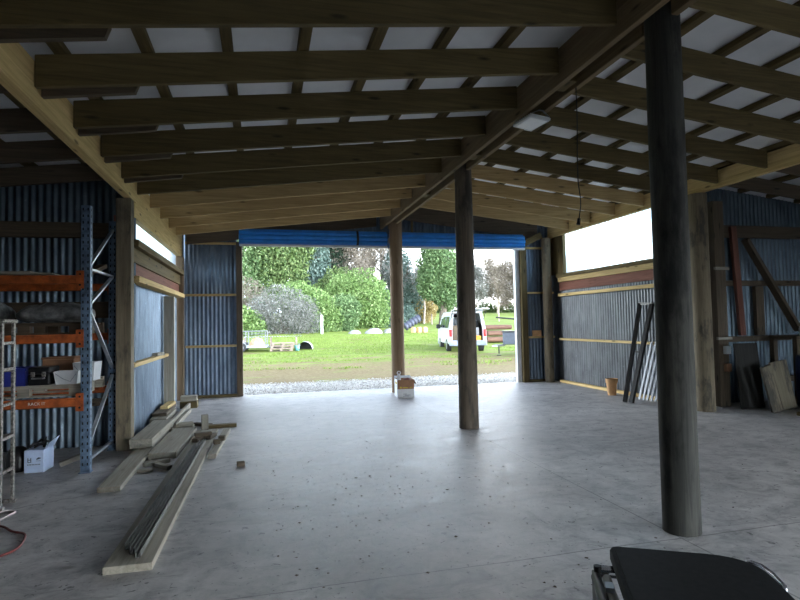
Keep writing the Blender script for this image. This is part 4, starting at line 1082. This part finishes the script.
for x in (-1.4, 0, 1.4): MB().box(x-.05,x+.05,-.45,.45,-.06,.535).build('bearer', M['palewood'], t)
t = thing('bucket', 'small teal bucket between the pallets and the trough', 'bucket', (1.80, 29.60, gz(1.80,29.6)))
MB().lathe([(0,0),(.11,0),(.14,.28),(.13,.28),(.105,.02),(0,.02)], 18).build('body', M['teal'], t, smooth=True)
MB().tube([(math.cos(a)*.14, 0, .27+math.sin(a)*.13) for a in np.linspace(0, PI, 10)], .006, 5).build('handle', M['zinc'], t)
# fence posts
for i, (x, y) in enumerate(((4.66,44.4),)):
    o = MB().box(-.09,.09,-.09,.09,0,1.5).build('fence_post', M['white'], bevel=.02, loc=(x,y,gz(x,y)-.02)); tag(o, 'white fence post before the hedge', 'post')
for i in range(7):
    x, y = 17.5+3.1*i, 56+1.2*i
    o = MB().cyl((0,0,0),(0,0,1.15),.07,.06,n=10).build('fence_post', M['barkpale'], loc=(x,y,gz(x,y)-.02))
    tag(o, 'weathered post of the field fence on the right, %s from the left' % ORD[i], 'post', 'field fence posts')

# ------------------------------------------------------------------ trees, bushes
def leaf_mesh(name, P, size, mat, parent, aspect=.55, droop=None):
    size *= .72
    n = len(P); P = np.asarray(P)
    d = RNG.normal(size=(n,3)); d /= np.linalg.norm(d, axis=1)[:,None]
    if droop is not None: d = d*.5 + np.array(droop); d /= np.linalg.norm(d, axis=1)[:,None]
    e = np.cross(d, RNG.normal(size=(n,3))); e /= np.linalg.norm(e, axis=1)[:,None]
    s = size*(.6+.8*RNG.random(n))[:,None]
    V = np.stack([P-d*s*.5, P+e*s*aspect*.5, P+d*s*.5, P-e*s*aspect*.5], 1).reshape(-1,3)
    me = bpy.data.meshes.new(name); F = np.arange(4*n).reshape(-1,4)
    me.from_pydata(V.tolist(), [], F.tolist()); me.materials.append(mat)
    o = bpy.data.objects.new(name, me); COL.objects.link(o); o.parent = parent; return o
def blob_points(blobs, n, shell=.45):
    """points near the surface of lumpy ellipsoids (cx,cy,cz,rx,ry,rz)"""
    out = []; vol = np.array([b[3]*b[5]+b[4]*b[5] for b in blobs]); vol = vol/vol.sum()
    for b, f in zip(blobs, vol):
        m_ = max(20, int(n*f)); d = RNG.normal(size=(m_,3)); d /= np.linalg.norm(d, axis=1)[:,None]
        r = 1-shell*RNG.random(m_)**1.6
        lump = np.array([1+.22*mnoise.noise(Vector(q*2.2)+Vector((b[0],b[1],b[2])))+.14*mnoise.noise(Vector(q*5)+Vector((b[2],b[0],b[1]))) for q in d])
        out.append(np.array(b[:3])+d*(r*lump)[:,None]*np.array(b[3:]))
    return np.concatenate(out)
def limbs(mb, h, r, spread, n, seed, depth=2, base=.35, droop=0):
    rnd = random.Random(seed); tips = []
    def grow(p, d, L, rad, lev):
        pts = [p]; q = p.copy(); dd = d.copy()
        for i in range(4):
            dd = (dd + Vector((rnd.uniform(-.18,.18), rnd.uniform(-.18,.18), rnd.uniform(-.05,.12)))).normalized()
            q = q + dd*L/4; pts.append(q.copy())
        mb.tube(pts, [rad*(1-.65*i/4) for i in range(5)], 6 if rad > .05 else 4)
        tips.extend(pts[2:])
        if lev > 0:
            for k in range(rnd.randint(3,4)):
                j = rnd.randint(1,4); a = rnd.uniform(0, 2*PI); e = rnd.uniform(.3,.8)
                nd = (dd + Vector((math.cos(a)*e, math.sin(a)*e, rnd.uniform(-.1,.5)))).normalized()
                grow(pts[j], nd, L*rnd.uniform(.5,.7), rad*.5, lev-1)
    mb.tube([(0,0,-.1),(.02*h,0,h*.25),(0,.02*h,h*.6),(.01*h,0,h*.9)], [r, r*.8, r*.55, r*.2], 9)
    for k in range(n):
        z = h*(base+(1-base)*.85*k/n); a = k*2.4+rnd.uniform(-.4,.4)
        grow(Vector((0,0,z)), Vector((math.cos(a), math.sin(a), rnd.uniform(.5,1.1))).normalized(), spread*rnd.uniform(.7,1)*(1.1-.5*k/n), r*.38, depth)
    return tips
def bush(name, label, cat, x, y, blobs, n, size, mat, group=None, aspect=.55, twigs=True, mat2=None, n2=0, droop=None):
    t = thing(name, label, cat, (x, y, gz(x,y)-.05), (0,0,0), group)
    leaf_mesh('foliage', blob_points(blobs, int(n*3.0), .6), size*1.05, M[mat], t, aspect, droop)
    if mat2: leaf_mesh('inner_leaves', blob_points([(b[0],b[1],b[2],b[3]*1.02,b[4]*1.02,b[5]*1.02) for b in blobs], n2, .3), size*1.1, M[mat2], t, .16)
    b = MB(); rnd = random.Random(int(x*31+y))
    for k in range(7):
        a = k*2.4; bl = blobs[k % len(blobs)]
        b.tube([(rnd.uniform(-.2,.2),rnd.uniform(-.2,.2),0),(bl[0]*.5+math.cos(a)*.2,bl[1]*.5,bl[2]*.5),(bl[0]+math.cos(a)*bl[3]*.5,bl[1]+math.sin(a)*bl[4]*.5,bl[2]+bl[5]*.3)], [.09,.06,.02], 6)
    b.build('stems', M['bark'], t)
    return t
def tree(name, label, x, y, h, blobs, n, size, mat, trunk_r=.3, group=None, aspect=.55, bark='bark', spread=2.5, nl=7, depth=1, base=.35, twig=None, droop=None):
    t = thing(name, label, 'tree', (x, y, gz(x,y)-.1), (0,0,0), group)
    b = MB(); tips = limbs(b, h, trunk_r, spread, nl, int(x*17+y*3), depth, base)
    b.build('trunk', M[bark], t)
    if blobs: leaf_mesh('crown', blob_points(blobs, int(n*3.0), .65), size*1.1, M[mat], t, aspect, droop)
    if twig:
        T = np.array(tips)[RNG.integers(0, len(tips), twig[0])] + RNG.normal(size=(twig[0],3))*twig[1]
        leaf_mesh('leaves', T, twig[2], M[mat], t, aspect)  # thin twig slivers scattered round the limb tips of the bare trees
    return t
HB = 'hedge bushes behind the grass'
# front row
bush('bush', 'low bright green bush at the left end of the hedge', 'bush', -1.6, 44.6, [(0,0,.9,1.5,1.2,1.4),(1.0,.2,.6,1.0,1,1.0)], 2600, .26, 'leafbright', HB)
bush('bush', 'pale grey bare-twigged bush at the front of the hedge', 'bush', 1.6, 45.6, [(0,0,1.7,2.7,1.8,2.3),(1.4,-.2,1.2,1.7,1.4,1.6),(-1.5,.2,1.1,1.5,1.4,1.6)], 5200, .34, 'twiggrey', HB, .14, mat2='leafdark', n2=900)
bush('bush', 'bright green mounded bush right of the grey bush', 'bush', 4.3, 47.6, [(0,0,1.5,2.0,1.6,2.4),(-1.3,.4,2.6,1.6,1.4,1.9),(1.0,-.2,1.1,1.5,1.3,1.5)], 5600, .28, 'leafbright', HB)
bush('bush', 'mid green bush in the middle of the hedge', 'bush', 6.5, 48.4, [(0,0,1.2,1.8,1.5,1.9),(.8,.3,1.7,1.3,1.2,1.5)], 4000, .27, 'leafmid', HB)
bush('bush', 'biggest rounded bright green bush at the right of the hedge', 'bush', 9.0, 51.5, [(0,0,2.6,2.5,2.0,3.0),(-1.6,0,3.0,1.8,1.6,2.2),(1.6,.2,2.2,1.7,1.6,2.6),(.3,-.4,1.2,2.2,1.6,1.5)], 8200, .28, 'leafbright', HB)
bush('bush', 'grey green bush at the right foot of the biggest bush', 'bush', 11.6, 52.6, [(0,0,1.6,1.3,1.3,2.2),(.7,0,1.0,1.2,1.2,1.4)], 3200, .28, 'leafblue', HB)
bush('bush', 'olive bush with yellow tips behind the big green bush', 'bush', 7.4, 54.5, [(0,0,3.4,2.2,1.8,2.6),(-1.2,0,2.6,1.6,1.5,2.0)], 3800, .30, 'leafolive', HB)
bush('bush', 'brown-grey twiggy bush at the far left behind the hedge', 'bush', -1.4, 49.5, [(0,0,2.0,2.2,1.6,2.8),(1.2,0,1.4,1.6,1.4,2.0)], 3400, .34, 'twigbrown', HB, .15)
# tall row
TG = 'tall trees behind the hedge'
tree('broadleaf_tree', 'broad mid green tree at the far left behind the hedge', -3.2, 57, 13, [(0,0,7.5,4.2,3.5,5.0),(2.0,-.5,5.0,2.6,2.4,3.2),(-1.5,0,10.2,3.2,3,3.4)], 8500, .36, 'leafmid', .4, TG)
tree('conifer_tree', 'tall olive green tree with drooping sprays behind the grey bush', 2.1, 56.5, 13, [(0,0,5.2,2.6,2.4,4.0),(-.9,0,8.2,2.6,2.2,3.6),(1.1,.2,9.0,2.2,2.0,3.6),(.3,-.5,11.6,1.7,1.6,2.6)], 9000, .36, 'leafolive', .38, TG, droop=(0,0,-.5))
tree('broadleaf_tree', 'pale blue green tree left of the darkest tree', 5.2, 58.5, 12, [(0,0,5.5,2.0,1.9,4.6),(.4,0,9.8,1.7,1.6,3.2)], 6000, .34, 'leafblue', .3, TG, droop=(0,0,-.6))
tree('conifer_tree', 'darkest tall conifer behind the hedge', 7.5, 60.5, 13.5, [(0,0,4.5,2.5,2.3,3.6),(.2,0,8.6,2.1,2,3.6),(0,0,12,1.5,1.4,2.8)], 8000, .36, 'leafdark', .4, TG)
tree('bare_tree', 'bare brown tree right of the darkest conifer', 10.3, 60, 12.5, None, 0, 0, 'twigbrown', .30, TG, .14, 'barkpale', 3.2, 12, 2, .15, (22000,.55,.55))
tree('bare_tree', 'bare grey tree with sky showing through, left of the door post', 13.2, 61, 11.5, None, 0, 0, 'twiggrey', .30, TG, .14, 'barkpale', 3.2, 12, 2, .15, (17000,.55,.55))
tree('broadleaf_tree', 'dark blue green tree behind the post between the doors', 15.2, 60, 8.5, [(0,0,3.6,2.2,2,3.0),(-.4,0,6.2,1.7,1.6,2.4),(.9,0,2.2,1.6,1.6,2.0)], 6000, .32, 'leafblue', .3, TG)
tree('bare_tree', 'thin leaning bare tree left of the ivy-green tree', 17.2, 58, 7.5, None, 0, 0, 'twiggrey', .14, TG, .12, 'barkpale', 2.0, 7, 1, .4, (2500,.5,.5))
tree('broadleaf_tree', 'ivy green tree with a thick trunk above the van', 18.0, 54, 8.4, [(0,0,6.0,2.3,2.1,2.6),(.6,0,3.6,1.7,1.6,1.9),(-1.2,0,4.4,1.5,1.4,1.7),(-.5,0,8.0,1.6,1.5,1.6)], 7000, .32, 'leafmid', .42, TG, spread=2.0)
bush('bush', 'yellow orange autumn bush beyond the ribbed pipe', 'bush', 16.9, 60.5, [(0,0,1.2,2.4,1.8,1.7),(1.2,0,1.9,1.4,1.3,1.5)], 3400, .28, 'leafgold')
bush('bush', 'small dark green bush left of the yellow orange bush', 'bush', 14.4, 55.5, [(0,0,.9,1.2,1.2,1.2)], 1600, .28, 'leafblue')
FT = 'far trees across the field'
for i, (x, y, h, mt) in enumerate(((33.5,95,9.5,'twigbrown'),(37.2,93.5,9,'twiggrey'),(41.2,92,9.5,'leafgold'),(45.0,91,9.5,'twigbrown'),(49.5,90,9,'twiggrey'),(54.5,89,9.5,'twigbrown'),(29.5,97,8.5,'twiggrey'))):
    tree('bare_tree', 'pale bare tree across the far field, %s counting from the left' % ORD[(i+1) % 7], x, y, h, None, 0, 0, mt if mt != 'leafgold' else 'twigbrown', .24, FT, .16, 'barkpale', 3.0, 10, 2, .12, (14000,.6,.7))
b = MB()
bush('hedge', 'low far hedge line beyond the green field', 'hedge', 44, 100, [(-14+4*i, -1.3*i+4, .6, 2.8, 1.5, 1.5) for i in range(12)], 7000, .5, 'leafolive')

# ------------------------------------------------------------------ grass and gravel (uncountable)
def field(name, n, gen, mat, label, cat):
    P = gen(n); m_ = len(P)
    a = RNG.random(m_)*2*PI; w = .010+.012*RNG.random(m_); h = P[:,3]
    dx, dy = np.cos(a)*w, np.sin(a)*w
    lean = RNG.normal(size=(m_,2))*h[:,None]*.35
    V = np.stack([np.c_[P[:,0]-dx,P[:,1]-dy,P[:,2]], np.c_[P[:,0]+dx,P[:,1]+dy,P[:,2]], np.c_[P[:,0]+lean[:,0],P[:,1]+lean[:,1],P[:,2]+h]], 1).reshape(-1,3)
    me = bpy.data.meshes.new(name); me.from_pydata(V.tolist(), [], np.arange(3*m_).reshape(-1,3).tolist()); me.materials.append(mat)
    o = bpy.data.objects.new(name, me); COL.objects.link(o); return tag(o, label, cat, None, 'stuff')
def gzv(x, y): t = y-24.2; return .042*(t+np.sqrt(t*t+16))/2 - .042
def gen_grass(n):
    y = 15.5+27*RNG.random(n)**1.25; x = -3+ (y*.62+5)*RNG.random(n)
    keep = np.array([mnoise.noise((a*.3, b_*1.0, 3.3))+.25*mnoise.noise((a*1.7,b_*2.2,1)) + max(-.45,min(.9,(b_-24)*.06)) > .15 for a, b_ in zip(x, y)])
    for ex, ey, er in ((9.9,25.6,1.6),(10.15,27.2,1.6),(10.4,28.8,1.6),(10.6,30.2,1.4),(-.7,30.1,2.3),(.5,31.9,2.6),(1.0,29.75,1.2),(2.3,30.4,1.0),(13.8,31.6,2.0),(11.5,23,1.9)):
        keep &= (x-ex)**2+(y-ey)**2 > er*er
    x, y = x[keep], y[keep]
    return np.c_[x, y, gzv(x,y)-.0, .035+.055*RNG.random(len(x))]
field('grass', 60000, gen_grass, M['grassblade'], 'short bright grass growing on the field outside the doors', 'grass')
n = 9000
y = 13.3+2.6*RNG.random(n)**1.2; x = -1.5+9.5*RNG.random(n); z = gzv(x,y)
s = .010+.022*RNG.random(n)**2
oct_ = np.array([(1,0,0),(-1,0,0),(0,1,0),(0,-1,0),(0,0,.8),(0,0,-.8)])
V = (np.c_[x,y,z][:,None,:]+oct_[None]*(s[:,None,None]*(.7+.6*RNG.random((n,6,1))))).reshape(-1,3)
Fo = np.array([(0,2,4),(2,1,4),(1,3,4),(3,0,4),(2,0,5),(1,2,5),(3,1,5),(0,3,5)])
F = (Fo[None]+6*np.arange(n)[:,None,None]).reshape(-1,3)
me = bpy.data.meshes.new('gravel'); me.from_pydata(V.tolist(), [], F.tolist()); me.materials.append(M['stone'])
o = bpy.data.objects.new('gravel', me); COL.objects.link(o); tag(o, 'grey gravel strip between the concrete and the grass', 'gravel', None, 'stuff')

n = 420
cx, cy = RNG.normal(1.0, .9, n), RNG.normal(5.0, 1.3, n); cx[:120] = RNG.uniform(-1.5, 6.5, 120); cy[:120] = RNG.uniform(2.5, 11, 120)
cx = np.where(cx < .1, .1-cx*.6, cx); ok = (np.hypot(cx-3.04, cy-3.57) > .2) & (np.hypot(cx-3.0, cy-7.86) > .2) & (np.hypot(cx-1.9, cy-2.1) > .8); cx, cy = cx[ok], cy[ok]; n = len(cx)
s = .004+.011*RNG.random(n)**2
V = (np.c_[cx,cy,s*.35+.001][:,None,:]+oct_[None]*np.array([1,1,.4])*(s[:,None,None]*(.5+1.0*RNG.random((n,6,1))))).reshape(-1,3)
me = bpy.data.meshes.new('debris'); me.from_pydata(V.tolist(), [], (Fo[None]+6*np.arange(n)[:,None,None]).reshape(-1,3).tolist()); me.materials.append(M['soil'])
o = bpy.data.objects.new('debris', me); COL.objects.link(o); tag(o, 'dark crumbs of dirt strewn over the concrete floor', 'dirt', None, 'stuff')

# ------------------------------------------------------------------ sky, sun, camera
w = bpy.data.worlds.new('World'); S.world = w; w.use_nodes = True
nt = w.node_tree; bg = nt.nodes['Background']
tc = N(nt, 'ShaderNodeTexCoord'); sx = N(nt, 'ShaderNodeSeparateXYZ'); nt.links.new(tc.outputs['Generated'], sx.inputs[0])
mp = N(nt, 'ShaderNodeMapping'); mp.inputs['Scale'].default_value = (1.6,1.6,4.0); nt.links.new(tc.outputs['Generated'], mp.inputs['Vector'])
cl = noise(nt, mp.outputs['Vector'], 2.3, 6, .58, .3)
cr = ramp(nt, [(.40, (.60,.77,.93)), (.56, (.95,.98,1.0))]); nt.links.new(cl, cr.inputs['Fac'])
# brighter overcast round the sun's side of the sky, behind the shed
k = N(nt, 'ShaderNodeMapRange'); k.interpolation_type = 'SMOOTHSTEP'
k.inputs[1].default_value = -.35; k.inputs[2].default_value = -.95; k.inputs[3].default_value = 1.0; k.inputs[4].default_value = 3.5
dd = math_(nt, 'ADD', math_(nt, 'MULTIPLY', sx.outputs[0], -.85), math_(nt, 'MULTIPLY', sx.outputs[1], .5))
nt.links.new(dd, k.inputs[0])
ze = N(nt, 'ShaderNodeMapRange'); ze.inputs[1].default_value = .22; ze.inputs[2].default_value = .8
nt.links.new(sx.outputs[2], ze.inputs[0])
nt.links.new(mixc(nt, ze.outputs[0], cr.outputs['Color'], (.50,.68,1.0)), bg.inputs['Color'])
# overhead dimming added to hold back outdoor light; full sky strength low down
el = N(nt, 'ShaderNodeMapRange'); el.interpolation_type = 'SMOOTHSTEP'
el.inputs[1].default_value = .22; el.inputs[2].default_value = .62; el.inputs[3].default_value = 1.0; el.inputs[4].default_value = .18
nt.links.new(sx.outputs[2], el.inputs[0])
nt.links.new(math_(nt, 'MULTIPLY', k.outputs[0], el.outputs[0]), bg.inputs['Strength'])

cam = bpy.data.cameras.new('Camera'); co = bpy.data.objects.new('Camera', cam); COL.objects.link(co)
cam.sensor_fit = 'HORIZONTAL'; cam.sensor_width = 36; cam.lens = 36*552/800; cam.clip_start = .05; cam.clip_end = 1500
yaw, pitch, roll = map(math.radians, (14.1, 2.31, 1.12))
f = Vector((math.sin(yaw)*math.cos(pitch), math.cos(yaw)*math.cos(pitch), math.sin(pitch)))
r = Vector((math.cos(yaw), -math.sin(yaw), 0)); u = r.cross(f)
r2 = r*math.cos(roll)-u*math.sin(roll); u2 = u*math.cos(roll)+r*math.sin(roll)
co.matrix_world = Matrix.Translation((0,0,1.6)) @ Matrix((r2, u2, -f)).transposed().to_4x4()
S.camera = co
vs = S.view_settings; vs.view_transform = 'Standard'; vs.look = 'None'; vs.gamma = 1; vs.use_curve_mapping = False; vs.exposure = 3.65
